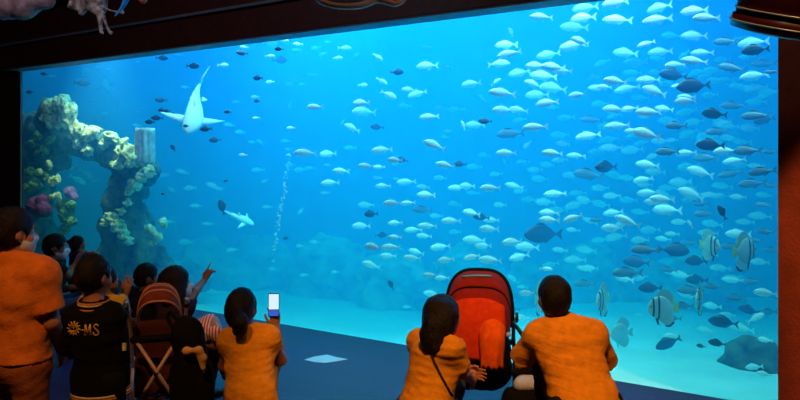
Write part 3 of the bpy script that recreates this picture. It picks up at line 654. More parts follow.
def hand_prims(wrist, d, palm, thumb_side, L=.17, curl=.5, point=False, grip=0):
    """palm and five fingers: d finger direction, palm = direction the palm faces, thumb_side = direction of the thumb"""
    d = unit(d); palm = unit(V(palm)-d*V(palm).dot(d)); th = unit(V(thumb_side)-d*V(thumb_side).dot(d)-palm*V(thumb_side).dot(palm))
    w = V(wrist); out = []; s = L/.18
    kn = [w+d*(.085*s)+th*(x*s) for x in (.031, .010, -.011, -.030)]
    for q in kn: out.append(rc(w+d*.012, q, .0165*s, .0125*s, k=.012))
    out.append(el(w+d*.045*s, (.036*s, .017*s, .044*s), np.array([th, palm, d]).T, k=.012))
    for i, (q, ln) in enumerate(zip(kn, (.072, .080, .074, .058))):
        c = curl if not (point and i == 0) else .05
        if point and i > 0: c = 1.5
        a = q; dd = d; seg = ln*s
        spread = th*((1.5-i)*.05)
        for j, fr in enumerate((.45, .32, .23)):
            ang = c*(.55+.35*j)
            dd = (dd*math.cos(ang)+palm*math.sin(ang)+spread*(j == 0)).normalized()
            b = a+dd*seg*fr*1.05
            out.append(rc(a, b, (.0098-.0010*j)*s, (.0090-.0012*j)*s, k=.003)); a = b
    a = w+d*.022*s+th*.022*s
    b = a+(th*.75+d*.65+palm*.15).normalized()*.040*s; c = b+(d*.85+th*.25+palm*(.25+.3*curl)).normalized()*.032*s
    e = c+(d*.8+palm*(.3+.4*curl)).normalized()*.026*s
    out += [rc(a, b, .0145*s, .0115*s, k=.010), rc(b, c, .0112*s, .0100*s, k=.004), rc(c, e, .0100*s, .0085*s, k=.004)]
    return out
def head_prims(c, f, up, s=1.):
    f, u, r = basis(f, up); c = V(c); R = np.array([r, f, u]).T
    P = lambda x, y, z: c+r*x*s+f*y*s+u*z*s
    o = [el(P(0, -.008, .018), np.array((.076, .096, .097))*s, R, k=.02), el(P(0, .030, -.045), np.array((.058, .062, .068))*s, R, k=.035),
         rc(P(0, .086, .012), P(0, .110, -.026), .010*s, .014*s, k=.014), el(P(0, .070, -.094), np.array((.026, .022, .016))*s, R, k=.03),
         rc(P(-.045, .076, .034), P(.045, .076, .034), .011*s, k=.02), rc(P(-.016, .089, -.064), P(.016, .089, -.064), .008*s, k=.010)]
    for sd in (-1, 1):
        o += [el(P(sd*.079, -.006, -.010), np.array((.009, .020, .031))*s, R, k=.006), el(P(sd*.045, .062, -.030), np.array((.022, .020, .022))*s, R, k=.03)]
    return o, P, R
def person(name, label, group, J, h=.0075, skin=SKIN, shirt=None, pants=None, shoes=None, hair=None, mask=None, s=1., seed=1, face_vis=True, sleeve=.6, long_sleeve=False, loose=.016, fat=1.0, hands=None, pants_loose=.014, legcut=.92):
    """J: joints in world space: head, face, headup, neck, chest, pelvis, shL/elL/wrL, shR/elR/wrR, hipL/knL/anL, hipR/knR/anR, front"""
    J = {k: V(v) for k, v in J.items()}
    ground = V((J['pelvis'].x, J['pelvis'].y, 0))
    root = tag(empty('person', ground), label, 'person', group)
    hp, P, R = head_prims(J['head'], J['face'], J.get('headup', V((0, 0, 1))), s)
    fr, upt, rt = basis(J['front'], J['neck']-J['pelvis']); Rt = np.array([rt, fr, upt]).T
    ch, pe, nk = J['chest'], J['pelvis'], J['neck']
    wa = ch.lerp(pe, .55)+fr*.005
    torso = [el(ch, np.array((.150*fat, .100*fat, .155))*s, Rt, k=.06), el(wa, np.array((.140*fat, .096*fat, .140))*s, Rt, k=.06), el(pe, np.array((.155*fat, .115*fat, .120))*s, Rt, k=.06)]
    # trapezius and shoulders
    shl = [rc(nk-upt*.025*s, J['sh'+q], .046*s, .052*s*fat**.5, k=.045) for q in 'LR']+[rc(ch+upt*.05*s, J['sh'+q], .075*s, .058*s*fat**.5, k=.05) for q in 'LR']
    arms = []; legs = []; A = .5*(1+fat)
    for q in 'LR':
        arms += [rc(J['sh'+q], J['el'+q], .050*s*A, .038*s*A, k=.02), rc(J['el'+q], J['wr'+q], .039*s*A, .026*s, k=.015)]
    for q in 'LR':
        legs += [rc(J['hip'+q], J['kn'+q], .074*s*A, .057*s, k=.04), rc(J['kn'+q], J['an'+q], .056*s, .036*s, k=.02)]
        kd = V((J.get('toe'+q, J['front']))); kd.z = 0; kd = unit(kd)
        legs += [rc(J['an'+q]-V((0, 0, .02*s))-kd*.03*s, J['an'+q]+kd*.14*s-V((0, 0, .045*s)), .034*s, .026*s, k=.02)]
    neck = [rc(nk-upt*.03*s, P(0, -.015, -.05), .054*s, .050*s, k=.03)]
    hands = hands or {}
    hd = []
    for q in 'LR':
        if q in hands: hd += hand_prims(J['wr'+q], **hands[q])
        else:
            d = unit(J['wr'+q]-J['el'+q]); hd += hand_prims(J['wr'+q], d=d, palm=-rt if q == 'R' else rt, thumb_side=fr+V((0, 0, .3)), L=.17*s, curl=.5)
    body = Solid(torso+shl+arms+legs+neck+hp+hd, h)
    body.build('body', skin, root)
    for sd in (-1, 1):                                   # eyes
        b = bmesh.new(); ball(b, P(sd*.031, .078, .012), .0125*s, 12, 8); e = obj('eye', b, EYEW, root, True)
        b = bmesh.new(); ball(b, P(sd*.031, .087, .012), .0058*s, 10, 6); obj('iris', b, EYED, e, True)
    # clothes: the same limbs grown outward and cut at neckline, cuffs and hems
    if shirt:
        sp = list(torso)+list(shl)+[el(pe-upt*.10*s, np.array((.160*fat, .120*fat, .120))*s, Rt, k=.05)]
        for q in 'LR':
            a, b, c = J['sh'+q], J['el'+q], J['wr'+q]
            if long_sleeve:
                e = b.lerp(c, .93); sp += [rc(a, b, .052*s*A, .043*s*A, k=.03), rc(b, e, .043*s*A, .032*s, k=.02, cap=(e-(c-b)*.04, c-b))]
            else:
                e = a.lerp(b, min(1., sleeve+.1)); sp += [rc(a, e, .052*s*A, .047*s*A, k=.03, cap=(a.lerp(b, sleeve), b-a))]
        S = Solid(sp, h, inflate=loose*s); S.ripple(.0048*s, 15, seed, (.6, .6, 1.9)); S.ripple(.0022*s, 38, seed+3, (.6, .6, 2.0))
        S.cut(rc(nk+upt*.045*s, P(0, 0, .1), .068*s, .10*s)); S.plane(nk+upt*.022*s+fr*.02*s, upt*1.0+fr*.30, (nv(nk)-.14*s, nv(nk)+.14*s))
        hem = J.get('hem', pe-upt*.10*s); S.plane(hem, -upt+V(J.get('hemtilt', (0, 0, 0))), (nv(pe)-np.array((.4, .4, .5)), nv(pe)+np.array((.4, .4, max(.0, (hem.z-pe.z))+.04))))
        so = S.build(shirt[0], shirt[1], root)
        if len(shirt) > 2: so['label'] = shirt[2]
    if pants:
        pp = []; g = pants_loose*s-.004
        for q in 'LR':
            k_, a_ = J['kn'+q], J['an'+q]; e = k_.lerp(a_, legcut)
            pp += [rc(J['hip'+q], k_, .078*s*A+g, .066*s+g, k=.05), rc(k_, e, .068*s+g, .052*s+g, k=.03, cap=(e, a_-k_))]
        S = Solid([torso[2], torso[1]]+pp, h*1.15, inflate=g, first=2)
        S.plane(pe.lerp(ch, .22), upt)
        for x in pp: S.add(x)
        S.ripple(.006*s, 15, seed+9)
        S.build(pants[0], pants[1], root)
    if shoes:
        for q in 'LR':
            kd = V((J.get('toe'+q, J['front']))); kd.z = 0; kd = unit(kd); a = J['an'+q]
            S = Solid([rc(a-V((0, 0, .035*s))-kd*.035*s, a+kd*.15*s-V((0, 0, .05*s)), .042*s, .036*s, k=.02), rc(a-V((0, 0, .02*s)), a+V((0, 0, .02*s)), .045*s, .042*s, k=.02)], h*1.2)
            S.plane((0, 0, .004), (0, 0, -1)); S.build('shoe', shoes, root)
    if hair:
        kind = hair[0]; hs = hair[2] if len(hair) > 2 else .012
        pr = [el(P(0, -.012, .020), np.array((.078, .098, .100))*s+hs*s, R, k=.0)]
        if kind != 'short':  pr += [el(P(0, -.05, -.03), np.array((.070, .055, .075))*s+hs*s, R, k=.03)]
        else: pr += [el(P(0, -.045, -.02), np.array((.062, .055, .062))*s+hs*s*.5, R, k=.03)]
        if kind == 'bun':
            for a, b, r1, r2 in hair[3]: pr.append(rc(a, b, r1, r2, k=.03))
        if kind == 'long':
            for a, b, r1, r2 in hair[3]: pr.append(rc(a, b, r1, r2, k=.05))
        S = Solid(pr, h*.9); S.ripple(.0035*s, 35, seed+20, (1.5, 1.5, .5)); S.ripple(.002*s, 110, seed+23, (1.5, 1.5, .4))
        f_, u_, r_ = basis(J['face'], J.get('headup', V((0, 0, 1))))
        # hairline: open the face below the brow, and the ears
        S.cut(el(P(0, .105, -.045), np.array((.088, .092, .105))*s, R))
        if kind == 'short':
            for sd in (-1, 1): S.cut(el(P(sd*.088, .012, -.022), np.array((.030, .030, .040))*s, R))
            S.plane(P(0, -.05, -.085), -u_+f_*.25)
        S.build('hair', hair[1], root)
    if mask:
        S = Solid([el(P(0, .040, -.050), np.array((.063, .070, .060))*s, R, k=.02), rc(P(0, .092, -.010), P(0, .114, -.030), .012*s, .014*s, k=.02), el(P(0, .076, -.088), np.array((.032, .030, .022))*s, R, k=.03)], h*.8, inflate=.006*s)
        f_, u_, r_ = basis(J['face'], J.get('headup', V((0, 0, 1))))
        S.plane(P(0, .015, 0), -f_); S.plane(P(0, .10, .000), u_-f_*.15)
        mo = S.build('face_mask', mask, root)
        for sd in (-1, 1):
            b = bmesh.new(); tube(b, smooth_path([P(sd*.058, .030, -.018), P(sd*.074, .012, -.012), P(sd*.087, -.020, -.008), P(sd*.074, .010, -.045), P(sd*.058, .030, -.07)], 4), .0016*s, 5)
            obj('ear_loop', b, mask, mo, True)
    return root, P
def seated(p, px_head, front, **kw): pass
# ---- 1 standing adult, orange T-shirt
Y = 3.6
o_shirt = cloth('orange_cotton', srgb(226, 120, 44)); o_trs = cloth('brown_cotton', srgb(165, 92, 50))
fr = V((.35, .94, 0)); fr.normalize(); rt = V((.94, -.35, 0)); rt.normalize()
hd = at(13, 232, Y)
J = dict(head=hd, face=(.62, .78, -.10), front=fr, neck=at(14, 255, Y+.01)-fr*.02, chest=at(13, 294, Y), pelvis=at(15, 362, Y),
         shL=at(-17, 275, Y+.02), elL=at(-32, 322, Y), wrL=at(-24, 352, Y+.22),
         shR=at(41, 275, Y-.02), elR=at(52, 322, Y-.02), wrR=at(62, 352, Y+.20))
for q, d in (('L', -1), ('R', 1)):
    J['hip'+q] = J['pelvis']+rt*d*.095+V((0, 0, -.04)); J['kn'+q] = V((J['hip'+q].x+.01*d, J['hip'+q].y+.02, .45)); J['an'+q] = V((J['hip'+q].x+.02*d, J['hip'+q].y-.01, .075))
J['hem'] = V(J['pelvis'])+V((0, 0, .02))
person('person', 'standing adult in an orange T-shirt and mask, seen from behind', 'visitors watching the tank', J, skin=SKIN, shirt=('t_shirt', o_shirt), pants=('trousers', o_trs), shoes=M_dark, hair=('short', HAIR, .014), mask=MASK, s=1.0, seed=3, sleeve=.66, loose=.026, fat=1.16, pants_loose=.014)
# ---- 2 boy in the black jacket
Y = 3.5
jk = cloth('black_wool', srgb(13, 11, 12)); trim = cloth('tan_knit', srgb(200, 130, 80))
fr = V((.22, .97, 0)).normalized(); rt = V((fr.y, -fr.x, 0))
hd = at(94, 276, Y)
J = dict(head=hd, face=(.40, .9, -.05), front=fr, neck=at(94, 303, Y), chest=at(96, 332, Y), pelvis=at(98, 378, Y),
         shL=at(78, 317, Y), elL=at(68, 346, Y+.03), wrL=at(78, 350, Y+.20), shR=at(112, 317, Y), elR=at(118, 352, Y), wrR=at(122, 393, Y+.03))
for q, d in (('L', -1), ('R', 1)):
    J['hip'+q] = J['pelvis']+rt*d*.07; J['kn'+q] = V((J['hip'+q].x, J['hip'+q].y+.02, .40)); J['an'+q] = V((J['hip'+q].x, J['hip'+q].y-.01, .07))
J['hem'] = V((J['pelvis'].x, J['pelvis'].y, at(98, 389, Y).z))
boy, BP = person('person', 'boy in a black jacket with a gold sun emblem and stripes', 'visitors watching the tank', J, skin=SKIN, shirt=('jacket', jk), pants=('trousers', cloth('black_cotton', srgb(22, 20, 22))), shoes=M_dark, hair=('short', HAIR, .012), s=.84, seed=5, long_sleeve=True, loose=.020, fat=.86)
BJ = {k: V(v) for k, v in J.items()}
GOLD = mat('gold_thread', srgb(225, 170, 60), .5); CREAM = cloth('cream_knit', srgb(225, 190, 140)); PALE = cloth('yellow_band', srgb(235, 205, 120))
def ring_band(name, c, axis, front, rx, ry, hgt, m, parent, rows=1):
    """knit band round a neck, hem or cuff"""
    b = bmesh.new(); a, f, r = unit(axis), None, None; f = unit(V(front)-a*V(front).dot(a)); r = f.cross(a); n = 32; rows_ = []
    for i, (dz, g) in enumerate(((0, 0), (0, 1), (1, 1), (1, 0))):
        rows_.append([b.verts.new(V(c)+r*(rx+.004*g)*math.cos(t)+f*(ry+.004*g)*math.sin(t)+a*hgt*dz) for t in [2*PI*s/n for s in range(n)]])
    for i in range(4):
        A_, B_ = rows_[i], rows_[(i+1) % 4]
        for s in range(n): b.faces.new((A_[s], A_[(s+1) % n], B_[(s+1) % n], B_[s]))
    return obj(name, b, m, parent, True)
kids = {c.name.split('.')[0]: c for c in boy.children}
jacket = kids['jacket']
for i, (dz, m) in enumerate(((.000, trim), (.012, jk), (.020, CREAM), (.030, trim))):
    ring_band('collar_band', BJ['neck']+V((0, 0, -.022+dz)), V((0, -.12, 1)), fr, .078-.0012*i, .072-.0012*i, .011, m, jacket)
for i, (dz, m) in enumerate(((.0, trim), (.014, CREAM), (.028, jk))):
    ring_band('hem_band', V((BJ['pelvis'].x, BJ['pelvis'].y-.004, BJ['hem'].z-.032+dz)), (0, 0, 1), fr, .128, .104, .013, m, jacket)
for i, m in enumerate((trim, CREAM, trim)):
    d = (BJ['wrR']-BJ['elR']).normalized(); ring_band('cuff_band', BJ['elR'].lerp(BJ['wrR'], .80+.07*i), d, fr, .043, .043, .012, m, jacket)
d = (BJ['elR']-BJ['shR']).normalized()
# gold emblem on the back: a sun wheel, a dash and two letters
def back_point(px, py):
    """point on the back of the jacket along a pixel, found by walking the mesh"""
    o = V((0, 0, EYE)); t = at(px, py, 4.4)-o
    me = jacket.data; from_bvh = BVH.ray_cast(o, t.normalized()); return from_bvh[0], from_bvh[1]
from mathutils.bvhtree import BVHTree
BVH = BVHTree.FromPolygons([v.co[:] for v in jacket.data.vertices], [p.vertices[:] for p in jacket.data.polygons])
def stroke(bm, pts, w, off=.003):
    """embroidered line lying on the jacket"""
    q = []
    for x, y in pts:
        p, n = back_point(x, y)
        if p is None: continue
        q.append(p+n*off)
    if len(q) > 1: tube(bm, q, w, 6)
b = bmesh.new()
cx, cy = 74.2, 328.5
for r in (3.2, 4.6): stroke(b, [(cx+r*math.cos(a), cy+r*1.08*math.sin(a)) for a in [2*PI*i/20 for i in range(21)]], .0026)
for i in range(12):
    a = 2*PI*i/12; stroke(b, [(cx+4.6*math.cos(a), cy+5.0*math.sin(a)), (cx+6.6*math.cos(a+.12), cy+7.4*math.sin(a+.12))], .0030)
stroke(b, [(72.8, 327), (75.4, 327)], .0022); stroke(b, [(74.2, 326.5), (74.2, 330.5)], .0022); stroke(b, [(72.6, 330.5), (75.8, 330.5)], .0022)
tag(obj('sun_emblem', b, GOLD, jacket, True), 'gold sun emblem')
b = bmesh.new(); stroke(b, [(81.5, 330), (84, 330)], .0030); obj('dash', b, GOLD, jacket, True)
b = bmesh.new(); x = 85.2
for pts, w in (([(x, 334.5), (x+.3, 324.5)], .0028), ([(x+.3, 324.5), (x+2.6, 333.5)], .0036), ([(x+2.6, 333.5), (x+5.0, 324.3)], .0024), ([(x+5.0, 324.3), (x+5.5, 334.5)], .0038), ([(x-.8, 334.5), (x+1.0, 334.5)], .0018), ([(x+4.5, 334.5), (x+6.6, 334.5)], .0018)): stroke(b, pts, w)
tag(obj('letter', b, GOLD, jacket, True), 'gold letter M')
b = bmesh.new(); x = 96.0
stroke(b, [(x+2.4, 326.4), (x+1.8, 324.7), (x+.2, 324.2), (x-1.5, 324.9), (x-2.0, 326.6), (x-1.0, 328.4), (x+.8, 329.8), (x+2.4, 331.4), (x+2.6, 333.2), (x+1.4, 334.7), (x-.4, 335), (x-2.0, 334.2), (x-2.5, 332.4)], .0030)
tag(obj('letter', b, GOLD, jacket, True), 'gold letter S')
b = bmesh.new()
for yy in (344, 346, 348, 350): stroke(b, [(122.2, yy), (123.6, yy), (125.4, yy)], .0052)
tag(obj('sleeve_patch', b, PALE, jacket, True), 'pale yellow sleeve patch')

def kneel(px, py, Y, s, front, face, lean=0, headup=(0, 0, 1), spread=.16, seat=None, fat=1.0):
    """someone squatting or sitting on the floor: head at a pixel, the trunk below it"""
    fr = unit(front); rt = V((fr.y, -fr.x, 0)); h = at(px, py, Y)
    nk = h-V((0, 0, .125*s))-fr*.01*s; ch = nk-V((0, 0, .20*s))-fr*(.02+.06*lean)*s
    pz = max(.13*s, nk.z-.50*s) if seat is None else seat
    pe = V((nk.x, nk.y, pz))-fr*(.06+.20*lean)*s
    J = dict(head=h, face=face, headup=headup, front=fr, neck=nk, chest=ch, pelvis=pe)
    for q, d in (('L', -1), ('R', 1)):
        J['sh'+q] = nk+rt*d*.165*s*fat-V((0, 0, .055*s))
        J['el'+q] = J['sh'+q]+rt*d*.05*s-V((0, 0, .26*s))+fr*.06*s; J['wr'+q] = J['el'+q]+fr*.20*s-rt*d*.10*s+V((0, 0, .02*s))
        J['hip'+q] = pe+rt*d*.09*s
        if pz > .22*s:                                   # squat: knees up
            J['kn'+q] = pe+fr*.36*s+rt*d*spread*s+V((0, 0, min(.14*s, .50*s-pz))); J['an'+q] = V((J['kn'+q].x, J['kn'+q].y, 0))-fr*.10*s+V((0, 0, .07*s))
            J['kn'+q].z = max(J['kn'+q].z, .38*s)
        else:                                            # cross-legged
            J['kn'+q] = V((pe.x, pe.y, .12*s))+fr*.28*s+rt*d*.26*s; J['an'+q] = V((pe.x, pe.y, .075*s))+fr*.30*s-rt*d*.10*s
            J['toe'+q] = fr*.3-rt*d
    return J, fr, rt
blk = cloth('black_tee', srgb(24, 24, 28)); nav = cloth('navy_jersey', srgb(30, 34, 52)); jeans = cloth('blue_denim', srgb(58, 74, 104)); dkt = cloth('dark_trousers', srgb(32, 30, 36))
# ---- 3 masked man sitting near the glass, reaching for the toddler
J, fr, rt = kneel(56, 247, 6.6, .98, (.93, .36, 0), (.97, .25, -.12), lean=.3)
J['elR'] = at(67, 275, 6.5); J['wrR'] = at(75.5, 264, 6.62)
person('person', 'man in a dark T-shirt and pale mask, in profile near the glass', 'visitors watching the tank', J, h=.010, skin=SKIND, shirt=('t_shirt', blk), pants=('trousers', jeans), shoes=M_dark, hair=('short', HAIR, .014), mask=MASK, s=.98, seed=11, sleeve=.7, fat=1.1,
       hands={'R': dict(d=(.3, .2, .9), palm=(.6, .6, -.2), thumb_side=(-.5, .5, 0), L=.17, curl=.5)})
# ---- 4 toddler with a ponytail
s = .66; fr = V((.75, .66, 0)).normalized(); rt = V((fr.y, -fr.x, 0)); hd = at(78, 243.5, 7.15)
J = dict(head=hd, face=(.75, .66, .1), front=fr, neck=hd-V((0, 0, .085)), chest=hd-V((0, 0, .20)), pelvis=hd-V((0, 0, .40)))
for q, d in (('L', -1), ('R', 1)):
    J['sh'+q] = J['neck']+rt*d*.095-V((0, 0, .035)); J['el'+q] = J['sh'+q]+rt*d*.03-V((0, 0, .14)); J['wr'+q] = J['el'+q]+fr*.10+V((0, 0, .03))
    J['hip'+q] = J['pelvis']+rt*d*.055; J['kn'+q] = V((J['hip'+q].x, J['hip'+q].y, .36)); J['an'+q] = V((J['hip'+q].x, J['hip'+q].y, .05))
J['elL'] = J['shL']+V((.08, .06, .01)); J['wrL'] = at(89, 253.5, 7.15)
person('person', 'small child with a tiny ponytail standing in front of the masked man', 'visitors watching the tank', J, h=.009, skin=SKIND, shirt=('t_shirt', nav), pants=('trousers', dkt), shoes=M_dark,
       hair=('bun', HAIR, .012, [(at(71.5, 242, 7.12), at(67, 241.6, 7.1), .018, .011), (at(76, 240, 7.13), at(71, 242, 7.12), .03, .014)]), s=s, seed=13, hands={'L': dict(d=(.9, .1, .25), palm=(0, .2, -1), thumb_side=(0, .9, .3), L=.12, curl=.3, point=True)})
# ---- 5 child in yellow behind the boy, one hand up
yel = cloth('yellow_cotton', srgb(215, 160, 40))
J, fr, rt = kneel(105, 281, 4.7, .84, (.45, .89, 0), (.75, .65, 0), seat=.30)
J['shR'] = at(117, 304, 4.66); J['elR'] = at(126, 312, 4.75); J['wrR'] = at(124.5, 296, 4.85)
person('person', 'child in a yellow shirt half hidden behind the jacketed boy, hand raised', 'visitors watching the tank', J, h=.008, skin=SKIND, shirt=('t_shirt', yel), pants=('shorts', dkt), shoes=M_dark, hair=('short', HAIR, .012), mask=MASKB, s=.84, seed=17, sleeve=.55,
       hands={'R': dict(d=(.22, .1, 1), palm=(.2, 1, 0), thumb_side=(-1, .1, .3), L=.16, curl=.12)})
# ---- 6 masked sitter in black behind the striped stroller
J, fr, rt = kneel(147, 277, 6.0, .93, (.55, .83, 0), (.88, .47, -.1), lean=.2)
person('person', 'short-haired sitter in black with a dark mask beyond the striped stroller', 'visitors watching the tank', J, h=.010, skin=SKIND, shirt=('t_shirt', blk), pants=('trousers', dkt), shoes=M_dark, hair=('short', HAIR, .014), mask=MASKB, s=.93, seed=19)
# ---- 7 woman pointing
J, fr, rt = kneel(176, 283, 5.4, .97, (.70, .71, 0), (.92, .38, .05), lean=.1)
J['shR'] = at(185, 308, 5.35); J['elR'] = at(194, 293, 5.5); J['wrR'] = at(204.5, 280, 5.72)
person('person', 'dark-haired woman in black pointing a finger up at the fish', 'visitors watching the tank', J, h=.0085, skin=SKIND, shirt=('blouse', cloth('plum_cotton', srgb(52, 26, 40))), pants=('trousers', dkt), shoes=M_dark,
       hair=('long', HAIR, .022, [(at(172, 280, 5.40), at(168, 300, 5.36), .075, .05), (at(178, 280, 5.36), at(180, 300, 5.3), .06, .04), (at(168, 285, 5.4), at(172, 303, 5.36), .06, .05)]), mask=MASK, s=.97, seed=23, sleeve=.5, fat=.95,
       hands={'R': dict(d=(.42, .35, .9), palm=(.3, .6, -.4), thumb_side=(-.9, .3, .3), L=.165, curl=.9, point=True)})
# ---- 8 woman with a bun, photographing with a phone
mus = cloth('mustard_cotton', srgb(222, 142, 30))
J, fr, rt = kneel(242, 308, 4.4, 1.0, (.16, .99, 0), (.28, .96, 0), lean=.15, seat=.30, spread=.05)
J['neck'] = at(245, 328, 4.38); J['chest'] = at(249, 358, 4.36); J['pelvis'] = at(250, 398, 4.22); J['hem'] = at(250, 414, 4.22)
for q, d in (('L', -1), ('R', 1)): J['kn'+q] = J['pelvis']+V((-.02+d*.06, .36, .10)); J['an'+q] = V((J['kn'+q].x, J['kn'+q].y-.10, .07)); J['hip'+q] = J['pelvis']+rt*d*.07
J['shL'] = at(231, 340, 4.38); J['elL'] = at(224, 366, 4.46); J['wrL'] = at(224, 372, 4.68)
J['shR'] = at(267, 338, 4.38); J['elR'] = at(281, 360, 4.50); J['wrR'] = at(276, 327, 4.60)
person('person', 'kneeling woman in a mustard top with a low ponytail, holding up a phone', 'visitors watching the tank', J, h=.0065, skin=SKIND, shirt=('top', mus), pants=('trousers', cloth('mustard_trousers', srgb(205, 122, 34))), shoes=M_dark,
       hair=('bun', HAIR, .012, [(at(238, 308, 4.31), at(239, 316, 4.25), .030, .030), (at(240, 322, 4.22), at(240, 329, 4.23), .054, .046)]), s=1.0, seed=29, sleeve=.30, loose=.022, fat=.90,
       hands={'R': dict(d=(-.12, .12, 1), palm=(-.5, .8, .0), thumb_side=(-.9, -.3, .1), L=.165, curl=.75)})
# ---- 9 long-haired woman crouching by the red stroller
J, fr, rt = kneel(443, 316, 4.2, 1.0, (.72, .69, 0), (.90, .43, -.05), lean=.2, seat=.38)
J['neck'] = at(440, 338, 4.18); J['chest'] = at(434, 366, 4.16); J['pelvis'] = at(424, 412, 4.08); J['hem'] = at(424, 436, 4.08)
J['shL'] = at(420, 342, 4.34); J['elL'] = at(444, 374, 4.42); J['wrL'] = at(464, 374, 4.40)
J['shR'] = at(450, 347, 4.06); J['elR'] = at(463, 372, 4.12); J['wrR'] = at(471, 380, 4.28)
for q, d in (('L', -1), ('R', 1)):
    J['hip'+q] = J['pelvis']+rt*d*.09; J['kn'+q] = J['pelvis']+V((.24, .97, 0))*.34+V((.97, -.24, 0))*d*.11+V((0, 0, .06)); J['an'+q] = V((J['kn'+q].x, J['kn'+q].y, .07))-fr*.10
person('person', 'crouching woman in a mustard shirt with long loose dark hair', 'visitors watching the tank', J, h=.0065, skin=SKIN, shirt=('shirt', mus), pants=('jeans', jeans), shoes=M_dark,
       hair=('long', HAIR, .014, [(at(438, 312, 4.14), at(431, 338, 4.08), .08, .06), (at(431, 335, 4.07), at(428, 350, 4.06), .055, .022), (at(446, 316, 4.1), at(444, 344, 4.05), .075, .035), (at(436, 325, 4.06), at(436, 348, 4.02), .06, .03)]), s=1.0, seed=31, sleeve=.72, loose=.020, fat=1.02)
wl = [o for o in C.objects if o.get('label', '').startswith('crouching woman')][0]
sm = [c for c in wl.children if c.name.startswith('shirt')][0].data
WB = BVHTree.FromPolygons([v.co[:] for v in sm.vertices], [p.vertices[:] for p in sm.polygons]); q = []
for k in range(15):
    t = k/14; px, py = 428+t*t*9+t*20, 344+t*60
    hit = WB.ray_cast(V((0, 0, EYE)), (at(px, py, 4.2)-V((0, 0, EYE))).normalized())
    if hit[0] is not None: q.append(hit[0]+hit[1]*.003)
b = bmesh.new(); tube(b, q, .0075, 8); obj('bag_strap', b, MASKB, wl, True)
# ---- 10 man crouching at the stroller
J, fr, rt = kneel(554, 298, 3.85, .97, (-.08, 1.0, 0), (-.20, .97, -.05), lean=.3, seat=.40)
J['neck'] = at(558, 318, 3.84); J['chest'] = at(570, 350, 3.80); J['pelvis'] = at(585, 404, 3.66); J['hem'] = at(585, 436, 3.66)
J['shL'] = at(540, 336, 3.86); J['elL'] = at(522, 359, 3.98); J['wrL'] = at(540, 359, 4.14)
J['shR'] = at(592, 336, 3.84); J['elR'] = at(605, 362, 3.92); J['wrR'] = at(596, 372, 4.12)
for q, d in (('L', -1), ('R', 1)):
    J['hip'+q] = J['pelvis']+rt*d*.10; J['kn'+q] = J['pelvis']+fr*.42+rt*d*(.20 if q == 'R' else .08)+V((0, 0, .06)); J['an'+q] = V((J['kn'+q].x, J['kn'+q].y, .07))-fr*.10
man, MP = person('person', 'crouching broad-shouldered man in a mustard shirt beside the red stroller', 'visitors watching the tank', J, h=.0065, skin=SKIN, shirt=('shirt', cloth('ochre_cotton', srgb(224, 140, 32))), pants=('trousers', dkt), shoes=M_dark, hair=('short', HAIR, .012), s=.97, seed=37, sleeve=.96, loose=.022, fat=1.14,
       hands={'L': dict(d=(.85, .45, .15), palm=(.1, .3, -1), thumb_side=(.2, -.9, 0), L=.18, curl=.8)})
# ---- phone held up by the kneeling woman
scr = mat('phone_screen', srgb(120, 150, 190), .2, emit=(.55, .75, 1, 1), estr=1.1)
scr2 = mat('phone_screen_picture', srgb(30, 40, 120), .2, emit=(.04, .10, .55, 1), estr=1.0)
c = at(273.8, 305, 4.58); nrm = V((.10, -.99, .06)).normalized(); upv = V((.0, .06, 1)).normalized(); sx = nrm.cross(upv).normalized(); upv = sx.cross(nrm)
Rm = Matrix((sx, nrm, upv)).transposed()
b = bmesh.new(); box(b, c, (.072, .009, .155), Rm); bmesh.ops.bevel(b, geom=b.edges[:], offset=.003, segments=2, affect='EDGES')
ph = tag(obj('phone', b, M_black, None, True), 'lit smartphone held up by the kneeling woman', 'phone')
b = bmesh.new(); box(b, c+nrm*.0052+upv*.022, (.064, .002, .098), Rm); tag(obj('screen', b, scr, ph), 'bright phone screen')
b = bmesh.new(); box(b, c+nrm*.0052-upv*.050, (.064, .002, .040), Rm); tag(obj('screen_preview', b, scr2, ph), 'blue picture at the foot of the screen')

# ---- 11 toddler in a striped top bending over beside the black bag
def stripes(name, a, b_, n):
    m = mat(name, a, .85, spec=.2); nt = m.node_tree; bs = nt.nodes['Principled BSDF']
    tc = nt.nodes.new('ShaderNodeTexCoord'); wv = nt.nodes.new('ShaderNodeTexWave'); r = nt.nodes.new('ShaderNodeValToRGB')
    wv.inputs['Scale'].default_value = n; wv.bands_direction = 'X'
    r.color_ramp.interpolation = 'CONSTANT'; r.color_ramp.elements[0].color = a; r.color_ramp.elements[1].position = .5; r.color_ramp.elements[1].color = b_
    nt.links.new(tc.outputs['Object'], wv.inputs['Vector']); nt.links.new(wv.outputs['Fac'], r.inputs['Fac']); nt.links.new(r.outputs['Color'], bs.inputs['Base Color']); return m
s = .62; fr = V((.80, .60, 0)).normalized(); rt = V((fr.y, -fr.x, 0)); Y = 4.95
J = dict(head=at(213, 338, Y-.02), face=(.80, .40, -.45), headup=(.5, .3, .8), front=(.55, .40, -.75), neck=at(213, 329, Y-.02), chest=at(207, 328, Y), pelvis=at(194, 338, Y+.02))
for q, d in (('L', -1), ('R', 1)):
    J['sh'+q] = J['neck'].lerp(J['chest'], .3)+rt*d*.09; J['el'+q] = J['sh'+q]+fr*.05+rt*d*.02-V((0, 0, .13)); J['wr'+q] = J['el'+q]+fr*.09-V((0, 0, .06))
    J['hip'+q] = J['pelvis']+rt*d*.06; J['kn'+q] = V((J['hip'+q].x+.06, J['hip'+q].y+.04, .29)); J['an'+q] = V((J['hip'+q].x, J['hip'+q].y, .05))
J['hem'] = J['pelvis']-(J['neck']-J['pelvis']).normalized()*.04
